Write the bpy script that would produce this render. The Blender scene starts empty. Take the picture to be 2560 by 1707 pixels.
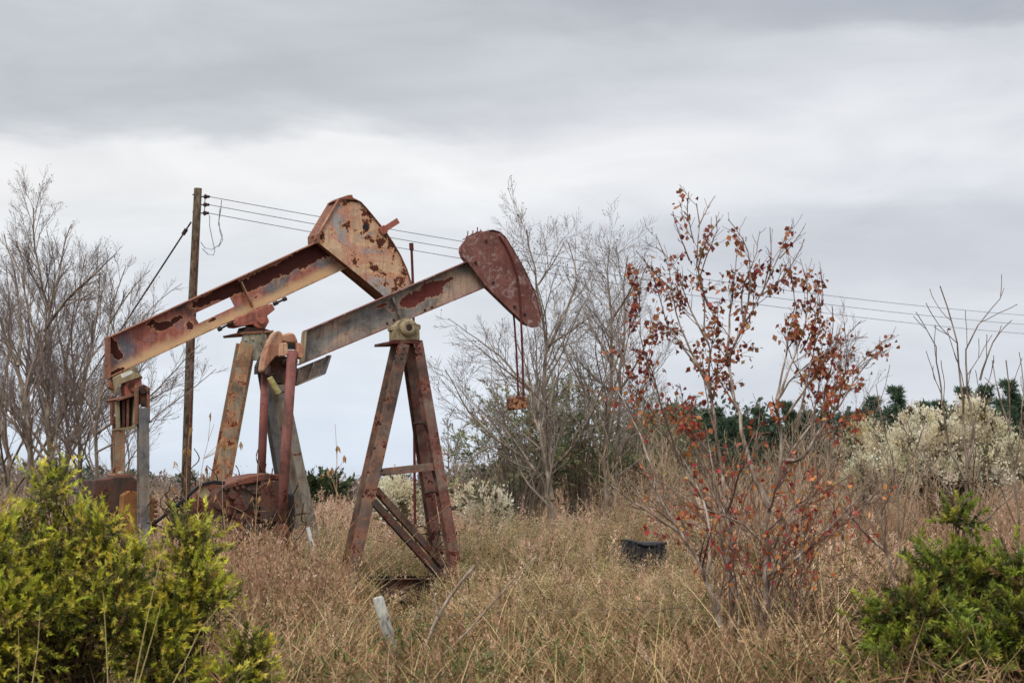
import bpy, bmesh, math, random
import numpy as np
from math import radians, sin, cos, tan, atan, sqrt, pi

# ------------------------------------------------------------------ camera, sky, sun
W, H, F = 2560.0, 1707.0, 4777.0
HORIZON = 1235.0
PITCH = atan((HORIZON - H / 2) / F)
CAMZ = 1.7
sc = bpy.context.scene
COL = sc.collection
cd = bpy.data.cameras.new("camera")
cam = bpy.data.objects.new("camera", cd)
COL.objects.link(cam)
cd.sensor_width = 36.0
cd.sensor_fit = 'HORIZONTAL'
cd.lens = 36.0 * F / W
cd.clip_start = 0.1
cd.clip_end = 6000
cd.dof.use_dof = True
cd.dof.focus_distance = 29.0
cd.dof.aperture_fstop = 5.0
cam.location = (0, 0, CAMZ)
cam.rotation_euler = (pi / 2 + PITCH, 0, 0)
sc.camera = cam

SUN_EL, SUN_AZ = radians(48), radians(205)      # azimuth clockwise from +Y: behind the camera
world = bpy.data.worlds.new("World")
sc.world = world
world.use_nodes = True
SKY_STRENGTH = 0.97

def lin(r, g, b):
    f = lambda c: (c / 255 / 12.92) if c / 255 <= 0.04045 else ((c / 255 + 0.055) / 1.055) ** 2.4
    return (f(r), f(g), f(b), 1.0)

class NT:
    """short-hand for building node trees"""
    def __init__(s, tree):
        s.t = tree; s.n = tree.nodes; s.l = tree.links
        s.n.clear()
    def node(s, kind, **kw):
        nd = s.n.new(kind)
        for k, v in kw.items():
            setattr(nd, k, v)
        return nd
    def put(s, sock, v):
        if v is None:
            return
        if hasattr(v, 'is_output') or isinstance(v, bpy.types.NodeSocket):
            s.l.new(v, sock)
        else:
            sock.default_value = v
    def math(s, op, a, b=None, c=None, clamp=False):
        nd = s.node('ShaderNodeMath', operation=op, use_clamp=clamp)
        s.put(nd.inputs[0], a); s.put(nd.inputs[1], b); s.put(nd.inputs[2], c)
        return nd.outputs[0]
    def vec(s, op, a, b=None):
        nd = s.node('ShaderNodeVectorMath', operation=op)
        s.put(nd.inputs[0], a)
        if b is not None:
            s.put(nd.inputs[1], b)
        return nd.outputs['Value'] if op in ('LENGTH', 'DOT_PRODUCT') else nd.outputs[0]
    def ramp(s, fac, stops, interp='LINEAR'):
        nd = s.node('ShaderNodeValToRGB')
        nd.color_ramp.interpolation = interp
        el = nd.color_ramp.elements
        while len(el) > 1:
            el.remove(el[-1])
        el[0].position = stops[0][0]; el[0].color = stops[0][1]
        for p, c in stops[1:]:
            e = el.new(p); e.color = c
        s.put(nd.inputs[0], fac)
        return nd.outputs[0]
    def rng(s, v, a, b, c=0.0, d=1.0, smooth=True):
        nd = s.node('ShaderNodeMapRange', interpolation_type='SMOOTHSTEP' if smooth else 'LINEAR')
        s.put(nd.inputs[0], v)
        for i, x in enumerate((a, b, c, d)):
            s.put(nd.inputs[i + 1], x)
        return nd.outputs[0]
    def noise(s, vec, scale, detail=6, rough=0.55, dist=0.0):
        nd = s.node('ShaderNodeTexNoise')
        s.put(nd.inputs['Vector'], vec)
        nd.inputs['Scale'].default_value = scale
        nd.inputs['Detail'].default_value = detail
        nd.inputs['Roughness'].default_value = rough
        nd.inputs['Distortion'].default_value = dist
        return nd.outputs[0]
    def mix(s, fac, a, b, blend='MIX'):
        nd = s.node('ShaderNodeMix', data_type='RGBA', blend_type=blend)
        s.put(nd.inputs['Factor'], fac)
        s.put(nd.inputs[6], a); s.put(nd.inputs[7], b)
        return nd.outputs[2]
    def sep(s, v):
        nd = s.node('ShaderNodeSeparateXYZ'); s.put(nd.inputs[0], v)
        return nd.outputs
    def comb(s, x, y, z):
        nd = s.node('ShaderNodeCombineXYZ')
        s.put(nd.inputs[0], x); s.put(nd.inputs[1], y); s.put(nd.inputs[2], z)
        return nd.outputs[0]

def elev(y):
    return math.degrees(PITCH + atan((H / 2 - y) / F))

def build_sky():
    t = NT(world.node_tree)
    geo = t.node('ShaderNodeTexCoord')
    d = geo.outputs['Generated']
    x, y, z = t.sep(d)[0:3]
    el = t.math('MULTIPLY', t.math('ARCSINE', z), 180 / pi)                 # elevation in degrees
    az = t.math('MULTIPLY', t.math('ARCTAN2', x, y), 180 / pi)              # azimuth in degrees, 0 = north (+Y)
    # clouds lie in layers: long sideways, thin in elevation
    cv = t.comb(t.math('MULTIPLY', az, 0.075), t.math('MULTIPLY', el, 0.30), 0.0)
    n1 = t.noise(cv, 1.0, 5, 0.5, 0.35)
    n2 = t.noise(t.vec('ADD', cv, (7.3, 2.1, 0.0)), 2.6, 5, 0.55, 0.3)
    warp = t.math('ADD', t.math('MULTIPLY', t.math('SUBTRACT', n1, 0.5), 3.4),
                  t.math('MULTIPLY', t.math('SUBTRACT', n2, 0.5), 1.2))
    e2 = t.math('ADD', el, warp)
    e2 = t.math('ADD', e2, t.math('MULTIPLY', az, -0.035))
    f = t.math('DIVIDE', e2, 40.0, clamp=True)
    def stops(lst):
        return [(max(0.0, elev(yy) / 40), lin(*c)) for yy, c in lst] + \
               [(22 / 40, lin(200, 203, 208)), (30 / 40, lin(226, 228, 232)), (1.0, lin(240, 241, 243))]
    left = t.ramp(f, stops([(1235, (210, 220, 234)), (1080, (209, 219, 232)), (900, (217, 223, 232)), (760, (216, 220, 226)),
                            (620, (219, 222, 226)), (520, (226, 228, 230)), (420, (234, 233, 233)), (345, (228, 228, 229)),
                            (300, (196, 199, 203)), (230, (184, 188, 193)), (150, (183, 187, 192)), (60, (194, 197, 201)), (-60, (184, 188, 194))]))
    right = t.ramp(f, stops([(1235, (208, 213, 222)), (960, (206, 210, 218)), (830, (207, 209, 216)), (720, (199, 202, 210)),
                             (600, (196, 199, 207)), (540, (212, 214, 219)), (450, (223, 224, 227)), (330, (218, 219, 223)),
                             (220, (206, 208, 213)), (150, (200, 202, 208)), (95, (176, 180, 187)), (20, (166, 171, 179)), (-80, (178, 182, 189))]))
    fa = t.rng(az, -9.0, 11.0)
    cl = t.mix(fa, left, right)
    n3 = t.noise(t.comb(t.math('MULTIPLY', az, 0.16), t.math('MULTIPLY', el, 0.5), 3.0), 1.0, 6, 0.55, 0.5)
    cl = t.mix(1.0, cl, t.ramp(n3, [(0.3, (0.90, 0.905, 0.915, 1)), (0.7, (1.07, 1.068, 1.06, 1))]), 'MULTIPLY')
    hi = t.rng(el, 18.0, 70.0, 1.0, 1.75)
    cl = t.vec('SCALE', cl); cl.node.inputs['Scale'].default_value = 1.0
    t.put(cl.node.inputs['Scale'], hi)
    sky = t.node('ShaderNodeTexSky', sky_type='NISHITA')
    sky.sun_disc = False
    sky.sun_elevation = SUN_EL
    sky.sun_rotation = SUN_AZ
    bg_sky = t.node('ShaderNodeBackground'); t.put(bg_sky.inputs[0], sky.outputs[0]); bg_sky.inputs[1].default_value = 0.10
    bg_cl = t.node('ShaderNodeBackground'); t.put(bg_cl.inputs[0], cl); bg_cl.inputs[1].default_value = SKY_STRENGTH
    mx = t.node('ShaderNodeMixShader'); mx.inputs[0].default_value = 0.95      # thin gaps let a little blue through
    t.l.new(bg_sky.outputs[0], mx.inputs[1]); t.l.new(bg_cl.outputs[0], mx.inputs[2])
    out = t.node('ShaderNodeOutputWorld'); t.l.new(mx.outputs[0], out.inputs[0])
build_sky()

sl = bpy.data.lights.new("sun", 'SUN')
sl.energy = 1.5
sl.angle = radians(18)
sl.color = (1.0, 0.95, 0.88)
sun = bpy.data.objects.new("sun", sl)
COL.objects.link(sun)
sd = (sin(SUN_AZ) * cos(SUN_EL), cos(SUN_AZ) * cos(SUN_EL), sin(SUN_EL))       # towards the sun
from mathutils import Vector, Matrix
sun.rotation_euler = Vector((-sd[0], -sd[1], -sd[2])).to_track_quat('-Z', 'Y').to_euler()
sun.location = (0, -20, 40)

sc.view_settings.view_transform = 'Standard'
sc.view_settings.look = 'None'
sc.view_settings.exposure = 0.25
sc.view_settings.gamma = 1.0
sc.view_settings.use_curve_mapping = False
sc.render.engine = 'CYCLES'
sc.cycles.max_bounces = 6
sc.cycles.diffuse_bounces = 3
sc.cycles.transparent_max_bounces = 4
sc.render.film_transparent = False

# ------------------------------------------------------------------ pixel rays and helpers
sP, cP = sin(PITCH), cos(PITCH)
def ray(px, py):
    u = (px - W / 2) / F; v = (H / 2 - py) / F
    return np.array((u, cP - v * sP, sP + v * cP))
def at(px, py, Y):
    d = ray(px, py); t = Y / d[1]
    return np.array((d[0] * t, Y, CAMZ + d[2] * t))
def ground_y(Y):
    """image row of the ground at depth Y"""
    return HORIZON + CAMZ * F / Y
def nrm(v):
    return v / (np.linalg.norm(v, axis=-1, keepdims=True) + 1e-12)

def tag(o, label=None, cat=None, group=None, kind=None):
    if label: o['label'] = label
    if cat: o['category'] = cat
    if group: o['group'] = group
    if kind: o['kind'] = kind
    return o
def empty(name, loc, rz=0.0, parent=None):
    o = bpy.data.objects.new(name, None)
    o.empty_display_size = 0.2
    o.location = loc; o.rotation_euler = (0, 0, rz)
    COL.objects.link(o)
    if parent: o.parent = parent
    return o
def link_mesh(name, me, mat, parent=None, bevel=0.0, loc=None):
    o = bpy.data.objects.new(name, me)
    COL.objects.link(o)
    if mat is not None and not me.materials:
        me.materials.append(mat)
    if parent: o.parent = parent
    if loc is not None: o.location = loc
    if bevel:
        b = o.modifiers.new('bevel', 'BEVEL'); b.width = bevel; b.segments = 1; b.limit_method = 'ANGLE'; b.angle_limit = radians(40)
    return o
def copy_tree(o, parent=None):
    c = o.copy(); COL.objects.link(c)
    if parent: c.parent = parent
    for ch in list(o.children):
        copy_tree(ch, c)
    return c

class MB:
    """collects solid shapes and links them as ONE mesh object"""
    def __init__(s):
        s.bm = bmesh.new()
    def face_loop(s, rings, closed=True, cap=True):
        vs = [[s.bm.verts.new(tuple(p)) for p in r] for r in rings]
        n = len(vs[0])
        for a, b in zip(vs[:-1], vs[1:]):
            for i in range(n if closed else n - 1):
                j = (i + 1) % n
                s.bm.faces.new((a[i], a[j], b[j], b[i]))
        if cap:
            s.bm.faces.new(vs[0][::-1]); s.bm.faces.new(vs[-1])
    def prism(s, pts, off):
        """polygon pts (3D) pushed along off"""
        a = [np.array(p, float) for p in pts]
        s.face_loop([a, [p + np.array(off) for p in a]])
    def slab(s, c, ax, ay, az):
        """box from centre and three half-axis vectors"""
        c, ax, ay, az = map(lambda q: np.array(q, float), (c, ax, ay, az))
        s.face_loop([[c - ax - ay - az, c + ax - ay - az, c + ax + ay - az, c - ax + ay - az],
                     [c - ax - ay + az, c + ax - ay + az, c + ax + ay + az, c - ax + ay + az]])
    def tube(s, pts, rad, sides=10, cap=True):
        P = [np.array(p, float) for p in pts]
        rad = [rad] * len(P) if np.isscalar(rad) else rad
        T = [nrm(P[min(i + 1, len(P) - 1)] - P[max(i - 1, 0)]) for i in range(len(P))]
        ref = np.array((0, 0, 1.0)) if abs(T[0][2]) < 0.9 else np.array((1.0, 0, 0))
        rings = []
        for p, t, r in zip(P, T, rad):
            n = nrm(np.cross(ref, t)); b = np.cross(t, n)
            rings.append([p + r * (cos(2 * pi * k / sides) * n + sin(2 * pi * k / sides) * b) for k in range(sides)])
        s.face_loop(rings, True, cap)
    def ibeam(s, p0, p1, side, w, dep, tf=0.016, tw=0.014):
        """wide-flange section from p0 to p1; `side` is the direction across the section depth (normal of the flanges)"""
        p0 = np.array(p0, float); p1 = np.array(p1, float)
        L = nrm(p1 - p0); sd_ = np.array(side, float); sd_ = nrm(sd_ - L * np.dot(sd_, L)); a = np.cross(L, sd_)
        c = (p0 + p1) / 2; hl = L * np.linalg.norm(p1 - p0) / 2
        for q in (-1, 1):
            s.slab(c + sd_ * q * (dep / 2 - tf / 2), a * w / 2, sd_ * tf / 2, hl)
        s.slab(c, a * tw / 2, sd_ * (dep / 2 - tf - 0.0005), hl * 0.999)
    def build(s, name, mat, parent=None, bevel=0.0, smooth=False):
        bmesh.ops.recalc_face_normals(s.bm, faces=s.bm.faces)
        me = bpy.data.meshes.new(name)
        s.bm.to_mesh(me); s.bm.free()
        if smooth:
            for p in me.polygons: p.use_smooth = True
        return link_mesh(name, me, mat, parent, bevel)

# ---- big vertex arrays
def mesh_np(name, verts, faces, col=None, smooth=False):
    verts = np.asarray(verts, np.float32)
    faces = [np.asarray(f, np.int32) for f in (faces if isinstance(faces, list) else [faces])]
    me = bpy.data.meshes.new(name)
    me.vertices.add(len(verts)); me.vertices.foreach_set('co', verts.ravel())
    loops = np.concatenate([f.ravel() for f in faces])
    sizes = np.concatenate([np.full(len(f), f.shape[1], np.int32) for f in faces])
    starts = np.concatenate([[0], np.cumsum(sizes)[:-1]]).astype(np.int32)
    me.loops.add(len(loops)); me.loops.foreach_set('vertex_index', loops)
    me.polygons.add(len(sizes)); me.polygons.foreach_set('loop_start', starts)
    if smooth:
        me.polygons.foreach_set('use_smooth', np.ones(len(sizes), bool))
    if col is not None:
        a = me.color_attributes.new('col', 'FLOAT_COLOR', 'POINT')
        c4 = np.ones((len(verts), 4), np.float32); c4[:, :3] = col
        a.data.foreach_set('color', c4.ravel())
    me.update(calc_edges=True)
    return me

class Soup:
    """gathers vertex/face/colour arrays"""
    def __init__(s):
        s.v, s.f, s.c, s.n = [], [], [], 0
    def add(s, v, f, c):
        v = np.asarray(v, np.float32).reshape(-1, 3)
        c = np.asarray(c, np.float32)
        if c.ndim == 1: c = np.tile(c, (len(v), 1))
        s.v.append(v); s.c.append(c); s.f.append(np.asarray(f) + s.n); s.n += len(v)
    def mesh(s, name, smooth=False):
        if not s.v: return None
        by = {}
        for f in s.f: by.setdefault(f.shape[1], []).append(f)
        return mesh_np(name, np.concatenate(s.v), [np.concatenate(x) for x in by.values()], np.concatenate(s.c), smooth)

def add_tubes(soup, polys, sides, col, jitter=0.0, rng=None):
    """polys: list of (points (n,3), radii (n,)); one vectorised batch per point count"""
    by = {}
    for P, R in polys: by.setdefault(len(P), []).append((P, R))
    for n, lst in by.items():
        P = np.array([a for a, _ in lst]); R = np.array([b for _, b in lst]); N = len(lst)
        T = np.empty_like(P); T[:, 1:-1] = P[:, 2:] - P[:, :-2]; T[:, 0] = P[:, 1] - P[:, 0]; T[:, -1] = P[:, -1] - P[:, -2]
        T = nrm(T)
        m = nrm(P[:, -1] - P[:, 0])
        ref = np.where(np.abs(m[:, 2:3]) < 0.85, np.array([[0, 0, 1.0]]), np.array([[1.0, 0, 0]]))[:, None, :]
        Nn = nrm(np.cross(ref, T)); B = np.cross(T, Nn)
        th = np.arange(sides) * 2 * pi / sides
        V = P[:, :, None, :] + R[:, :, None, None] * (np.cos(th)[None, None, :, None] * Nn[:, :, None, :] + np.sin(th)[None, None, :, None] * B[:, :, None, :])
        idx = np.arange(N * n * sides).reshape(N, n, sides)
        nx = np.roll(idx, -1, axis=2)
        f = np.stack([idx[:, :-1], nx[:, :-1], nx[:, 1:], idx[:, 1:]], -1).reshape(-1, 4)
        c = np.tile(np.asarray(col, np.float32), (N, 1))
        if jitter and rng is not None:
            c = c * (1 + jitter * rng.normal(size=(N, 1)))
        c = np.repeat(np.clip(c, 0.004, 1), n * sides, axis=0)
        soup.add(V, f, c)

def add_leaves(soup, pos, axis, nor, length, width, col, fold=0.25):
    """pointed leaves of two folded halves; pos is the stalk end"""
    N = len(pos)
    axis = nrm(axis); sidev = nrm(np.cross(nor, axis)); up = np.cross(axis, sidev)
    length = np.broadcast_to(np.asarray(length, float), (N,))[:, None]; width = np.broadcast_to(np.asarray(width, float), (N,))[:, None]
    b = pos; tip = pos + axis * length; mid = pos + axis * length * 0.42
    l = mid + sidev * width * 0.5 + up * width * fold; r = mid - sidev * width * 0.5 + up * width * fold
    V = np.stack([b, l, tip, r], 1)
    i = np.arange(N)[:, None] * 4
    f = np.concatenate([i + np.array([[0, 1, 2]]), i + np.array([[0, 2, 3]])])
    soup.add(V, f, np.repeat(col, 4, axis=0))

def guide_points(pts, n):
    """smooth resample of a polyline"""
    P = np.array(pts, float); s_ = np.concatenate([[0], np.cumsum(np.linalg.norm(np.diff(P, axis=0), axis=1))])
    t = np.linspace(0, s_[-1], n)
    out = np.stack([np.interp(t, s_, P[:, k]) for k in range(3)], 1)
    sm = out.copy()
    for _ in range(2):
        sm[1:-1] = (sm[:-2] + 2 * sm[1:-1] + sm[2:]) / 4
    return sm
def rand_dirs(rng, n):
    return nrm(rng.normal(size=(n, 3)))
def palette(rng, n, cols, jit=0.12, probs=None):
    cols = np.array([lin(*c)[:3] for c in cols])
    k = rng.choice(len(cols), n, p=probs)
    return np.clip(cols[k] * (1 + jit * rng.normal(size=(n, 1))) * (1 + 0.4 * jit * rng.normal(size=(n, 3))), 0.004, 0.95)

# ------------------------------------------------------------------ materials
def new_mat(name):
    m = bpy.data.materials.new(name); m.use_nodes = True
    return m, NT(m.node_tree)
def finish(t, bsdf):
    out = t.node('ShaderNodeOutputMaterial'); t.l.new(bsdf, out.inputs[0])

def plant_mat(name, translucent=0.3, rough=0.65, spec=0.25):
    m, t = new_mat(name)
    a = t.node('ShaderNodeAttribute', attribute_name='col')
    p = t.node('ShaderNodeBsdfPrincipled')
    t.put(p.inputs['Base Color'], a.outputs[0]); p.inputs['Roughness'].default_value = rough
    p.inputs['Specular IOR Level'].default_value = spec
    if translucent:
        tr = t.node('ShaderNodeBsdfTranslucent'); t.put(tr.inputs[0], a.outputs[0])
        mx = t.node('ShaderNodeMixShader'); mx.inputs[0].default_value = translucent
        t.l.new(p.outputs[0], mx.inputs[1]); t.l.new(tr.outputs[0], mx.inputs[2])
        finish(t, mx.outputs[0])
    else:
        finish(t, p.outputs[0])
    return m
M_LEAF = plant_mat('leaf', 0.30, 0.5, 0.35)
M_DRY = plant_mat('dry_stalk', 0.05, 0.85, 0.1)

def bark_mat(name, c0, c1, c2, scale=9.0):
    m, t = new_mat(name)
    tc = t.node('ShaderNodeTexCoord').outputs['Object']
    st = t.vec('MULTIPLY', tc, (1, 1, 0.35))
    n = t.noise(st, scale, 7, 0.62, 0.4)
    n2 = t.noise(tc, 2.2, 4, 0.6)
    c = t.ramp(n, [(0.32, c0), (0.5, c1), (0.68, c2)])
    c = t.mix(1.0, c, t.ramp(n2, [(0.3, (0.75, 0.73, 0.72, 1)), (0.7, (1.12, 1.12, 1.1, 1))]), 'MULTIPLY')
    p = t.node('ShaderNodeBsdfPrincipled'); t.put(p.inputs['Base Color'], c)
    p.inputs['Roughness'].default_value = 0.9; p.inputs['Specular IOR Level'].default_value = 0.1
    b = t.node('ShaderNodeBump'); b.inputs['Strength'].default_value = 0.5; b.inputs['Distance'].default_value = 0.02
    t.put(b.inputs['Height'], n); t.l.new(b.outputs[0], p.inputs['Normal'])
    finish(t, p.outputs[0])
    return m
M_BARK = bark_mat('pale_bark', lin(74, 64, 56), lin(130, 116, 102), lin(178, 166, 148))
M_BARKRED = bark_mat('tallow_bark', lin(78, 64, 56), lin(142, 124, 110), lin(206, 196, 186), 14)
M_POLE = bark_mat('pole_wood', lin(48, 40, 34), lin(84, 72, 60), lin(112, 104, 84), 12)
M_POST = bark_mat('weathered_post', lin(96, 94, 90), lin(160, 160, 154), lin(196, 196, 188), 16)
M_DEAD = bark_mat('bleached_wood', lin(96, 82, 70), lin(148, 132, 118), lin(190, 178, 166), 16)

def rust_mat(name, paints, rust_bias=0.0, scale=2.4, patches=(), rot=0.0, center=None, speck=0.5, edge=(214, 160, 112), rust=((46, 25, 20), (84, 46, 36)),
             paint_scale=1.1, rough=0.72, chalk=0.0, axis='XZ', streak=0.5, lower=None, grime=0.62):
    """flaking paint over rust.  patches: (cx, cz, rx, rz, weight) ellipses of rust in the object's own x-z plane,
    `rot` turns that plane to lie along a tilted beam; lower = (z0, z1, colour) paints a band across the section"""
    m, t = new_mat(name)
    tc = t.node('ShaderNodeTexCoord').outputs['Object']
    co = tc
    if rot:
        vr = t.node('ShaderNodeVectorRotate', rotation_type='AXIS_ANGLE')
        vr.inputs['Axis'].default_value = (0, 1, 0); vr.inputs['Angle'].default_value = rot
        t.put(vr.inputs['Vector'], tc); co = vr.outputs[0]
    n1 = t.noise(t.vec('MULTIPLY', co, (0.7, 1, 1.3)), paint_scale, 5, 0.55, 0.6)
    k = len(paints)
    st = [(0.30 + 0.40 * i / max(1, k - 1), lin(*c)) for i, c in enumerate(paints)]
    pc = t.ramp(n1, st)
    # run-down streaks and chalky grain
    ns = t.noise(t.vec('MULTIPLY', tc, (9.0, 9.0, 0.7)), 1.6, 5, 0.6, 0.1)
    pc = t.mix(streak, pc, t.mix(1.0, pc, t.ramp(ns, [(0.35, (0.55, 0.5, 0.47, 1)), (0.6, (1.15, 1.12, 1.08, 1))]), 'MULTIPLY'))
    ng = t.noise(tc, 38, 4, 0.65)
    pc = t.mix(1.0, pc, t.ramp(ng, [(0.3, (0.86, 0.85, 0.85, 1)), (0.7, (1.1, 1.1, 1.1, 1))]), 'MULTIPLY')
    gr = t.noise(t.vec('ADD', tc, (5.5, 8.1, 1.3)), 2.6, 9, 0.68, 0.6)
    pc = t.mix(t.math('MULTIPLY', t.rng(gr, 0.48, 0.66), grime), pc, lin(58, 48, 42))
    g2_ = t.noise(t.vec('MULTIPLY', t.vec('ADD', tc, (1.5, 2.1, 7.3)), (14, 14, 1.2)), 1.3, 7, 0.66, 0.3)
    pc = t.mix(t.math('MULTIPLY', t.rng(g2_, 0.50, 0.72), 0.55), pc, lin(104, 62, 44))
    if chalk:
        nc = t.noise(tc, 8.5, 10, 0.72, 0.9)
        pc = t.mix(t.math('MULTIPLY', t.rng(nc, 0.50, 0.66), chalk), pc, lin(186, 168, 162))
    if lower:
        z0, z1, c = lower
        zz = t.math('ADD', t.sep(co)[2], t.math('MULTIPLY', t.math('SUBTRACT', t.noise(co, 3.2, 6, 0.6), 0.5), 0.18))
        pc = t.mix(t.math('MULTIPLY', t.rng(zz, z1, z0), 0.85), pc, lin(*c))
    nr = t.noise(t.vec('ADD', co, (3.1, 1.7, 5.2)), scale, 11, 0.66, 0.5)
    val = t.math('ADD', nr, rust_bias)
    for (cx, cz, rx, rz, w) in patches:
        dv = t.vec('MULTIPLY', t.vec('SUBTRACT', co, (cx, 0, cz)), (1 / rx, 0, 1 / rz))
        q = t.math('SUBTRACT', 1.0, t.vec('LENGTH', dv), clamp=True)
        val = t.math('ADD', val, t.math('MULTIPLY', q, w))
    nf = t.noise(tc, 13, 9, 0.72, 0.4)
    val = t.math('ADD', val, t.math('MULTIPLY', t.math('SUBTRACT', nf, 0.5), 0.42))
    nh = t.noise(t.vec('ADD', tc, (2.2, 6.1, 4.4)), 34, 6, 0.7, 0.2)
    val = t.math('ADD', val, t.math('MULTIPLY', t.math('SUBTRACT', nh, 0.5), 0.34))
    mask = t.rng(val, 0.622, 0.660)
    fringe = t.rng(val, 0.520, 0.650)
    sp = t.noise(t.vec('ADD', tc, (9, 4, 2)), 21, 4, 0.6, 0.2)
    smask = t.math('MULTIPLY', t.rng(sp, 0.63, 0.68), speck)
    rc = t.ramp(t.noise(tc, 6, 8, 0.7), [(0.3, lin(*rust[0])), (0.7, lin(*rust[1]))])
    c = t.mix(t.math('MULTIPLY', fringe, 0.72), pc, lin(*edge))
    c = t.mix(smask, c, rc)
    c = t.mix(mask, c, rc)
    p = t.node('ShaderNodeBsdfPrincipled'); t.put(p.inputs['Base Color'], c)
    t.put(p.inputs['Roughness'], t.rng(mask, 0.0, 1.0, rough, 0.92)); p.inputs['Specular IOR Level'].default_value = 0.25
    b = t.node('ShaderNodeBump'); b.inputs['Strength'].default_value = 0.35; b.inputs['Distance'].default_value = 0.012
    hgt = t.math('SUBTRACT', t.math('MULTIPLY', nf, 0.5), t.math('MULTIPLY', mask, 0.5))
    t.put(b.inputs['Height'], hgt); t.l.new(b.outputs[0], p.inputs['Normal'])
    finish(t, p.outputs[0])
    return m

def plain_mat(name, c0, c1, scale=12, rough=0.7, spec=0.3, metal=0.0):
    m, t = new_mat(name)
    tc = t.node('ShaderNodeTexCoord').outputs['Object']
    c = t.ramp(t.noise(tc, scale, 7, 0.65, 0.2), [(0.33, lin(*c0)), (0.67, lin(*c1))])
    p = t.node('ShaderNodeBsdfPrincipled'); t.put(p.inputs['Base Color'], c)
    p.inputs['Roughness'].default_value = rough; p.inputs['Specular IOR Level'].default_value = spec; p.inputs['Metallic'].default_value = metal
    finish(t, p.outputs[0])
    return m
M_BLACK = plain_mat('black_rubber_and_shade', (22, 22, 24), (44, 43, 44), 14, 0.6)  # rubber, also the black pieces that stand in for shaded openings
M_DARKIRON = plain_mat('dark_iron', (34, 26, 24), (70, 50, 44), 9, 0.8)
M_CABLE = plain_mat('rusty_cable', (64, 26, 24), (104, 48, 42), 30, 0.75)
M_WIRE = plain_mat('wire', (96, 104, 112), (130, 136, 142), 4, 0.5)
M_BARB = plain_mat('barbed_wire_steel', (88, 76, 66), (128, 114, 100), 30, 0.8)
M_WHITE = plain_mat('white_plastic', (196, 194, 190), (232, 230, 226), 12, 0.6)
M_LABEL = plain_mat('label_plate', (206, 206, 192), (232, 230, 216), 20, 0.5)
M_BIN = plain_mat('dark_plastic', (22, 25, 31), (64, 64, 66), 7, 0.75)
M_YELLOW = plain_mat('faded_yellow', (150, 142, 86), (196, 186, 128), 16, 0.65)

# ------------------------------------------------------------------ the setting: ground
def ground_material():
    m, t = new_mat('field_soil')
    tc = t.node('ShaderNodeTexCoord').outputs['Object']
    n = t.noise(tc, 0.35, 8, 0.65, 0.4); n2 = t.noise(tc, 6, 8, 0.7)
    c = t.ramp(n, [(0.3, lin(58, 46, 36)), (0.5, lin(84, 66, 50)), (0.68, lin(70, 62, 42))])
    c = t.mix(1.0, c, t.ramp(n2, [(0.3, (0.5, 0.48, 0.46, 1)), (0.7, (1.15, 1.15, 1.1, 1))]), 'MULTIPLY')
    p = t.node('ShaderNodeBsdfPrincipled'); t.put(p.inputs['Base Color'], c); p.inputs['Roughness'].default_value = 0.95
    p.inputs['Specular IOR Level'].default_value = 0.05
    b = t.node('ShaderNodeBump'); b.inputs['Strength'].default_value = 0.8; b.inputs['Distance'].default_value = 0.05
    t.put(b.inputs['Height'], n2); t.l.new(b.outputs[0], p.inputs['Normal'])
    finish(t, p.outputs[0])
    return m
gx = np.concatenate([np.linspace(-2500, -80, 12), np.linspace(-75, 75, 101), np.linspace(80, 2500, 12)])
gy = np.concatenate([np.linspace(-300, -5, 6), np.linspace(0, 130, 87), np.linspace(140, 3500, 18)])
GX, GY = np.meshgrid(gx, gy)
def gz(x, y):
    return 0.05 * np.sin(x * 0.41 + 1) * np.cos(y * 0.37) + 0.03 * np.sin(x * 1.1 + y * 0.9)
gv = np.stack([GX, GY, gz(GX, GY)], -1).reshape(-1, 3)
nx_, ny_ = len(gx), len(gy)
ii = np.arange(nx_ * ny_).reshape(ny_, nx_)
gf = np.stack([ii[:-1, :-1], ii[:-1, 1:], ii[1:, 1:], ii[1:, :-1]], -1).reshape(-1, 4)
g = link_mesh('ground', mesh_np('ground', gv, gf, smooth=True), ground_material())
tag(g, 'flat rough field of brown soil under the dry grass', 'ground', kind='structure')

# ------------------------------------------------------------------ pumpjacks
class Rig:
    """a pumpjack's own frame: x along the beam towards the head, y across it away from the camera, z up"""
    def __init__(s, px, Y, a):
        s.X0 = (px - W / 2) / F * Y; s.Y0 = Y; s.a = radians(a)
        s.c, s.s = cos(s.a), sin(s.a)
    def L(s, px, py, y):
        d = ray(px, py)
        t = (y - s.s * s.X0 + s.c * s.Y0) / (-s.s * d[0] + s.c * d[1])
        w = d * t
        return np.array(((w[0] - s.X0) * s.c + (w[1] - s.Y0) * s.s, y, w[2] + CAMZ))
    def P(s, pts, y):
        return [s.L(p[0], p[1], y) for p in pts]
    def foot(s, p0, p1, z=0.0):
        """the line p0->p1 carried on to height z"""
        p0 = np.array(p0); p1 = np.array(p1)
        return p0 + (p1 - p0) * ((z - p0[2]) / (p1[2] - p0[2]))
Y_ = lambda q: np.array((0.0, q, 0.0))
def crop(ox, oy, k):
    return lambda pts: [(ox + k * x, oy + k * y) for x, y in pts]
c1 = crop(200, 440, .4209); c2 = crop(600, 460, .2551); c3 = crop(620, 560, .3231); c4 = crop(420, 1060, .2679)
c5 = crop(820, 760, .4976); c7 = crop(220, 880, .2934); c8 = crop(600, 800, .1658)

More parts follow.
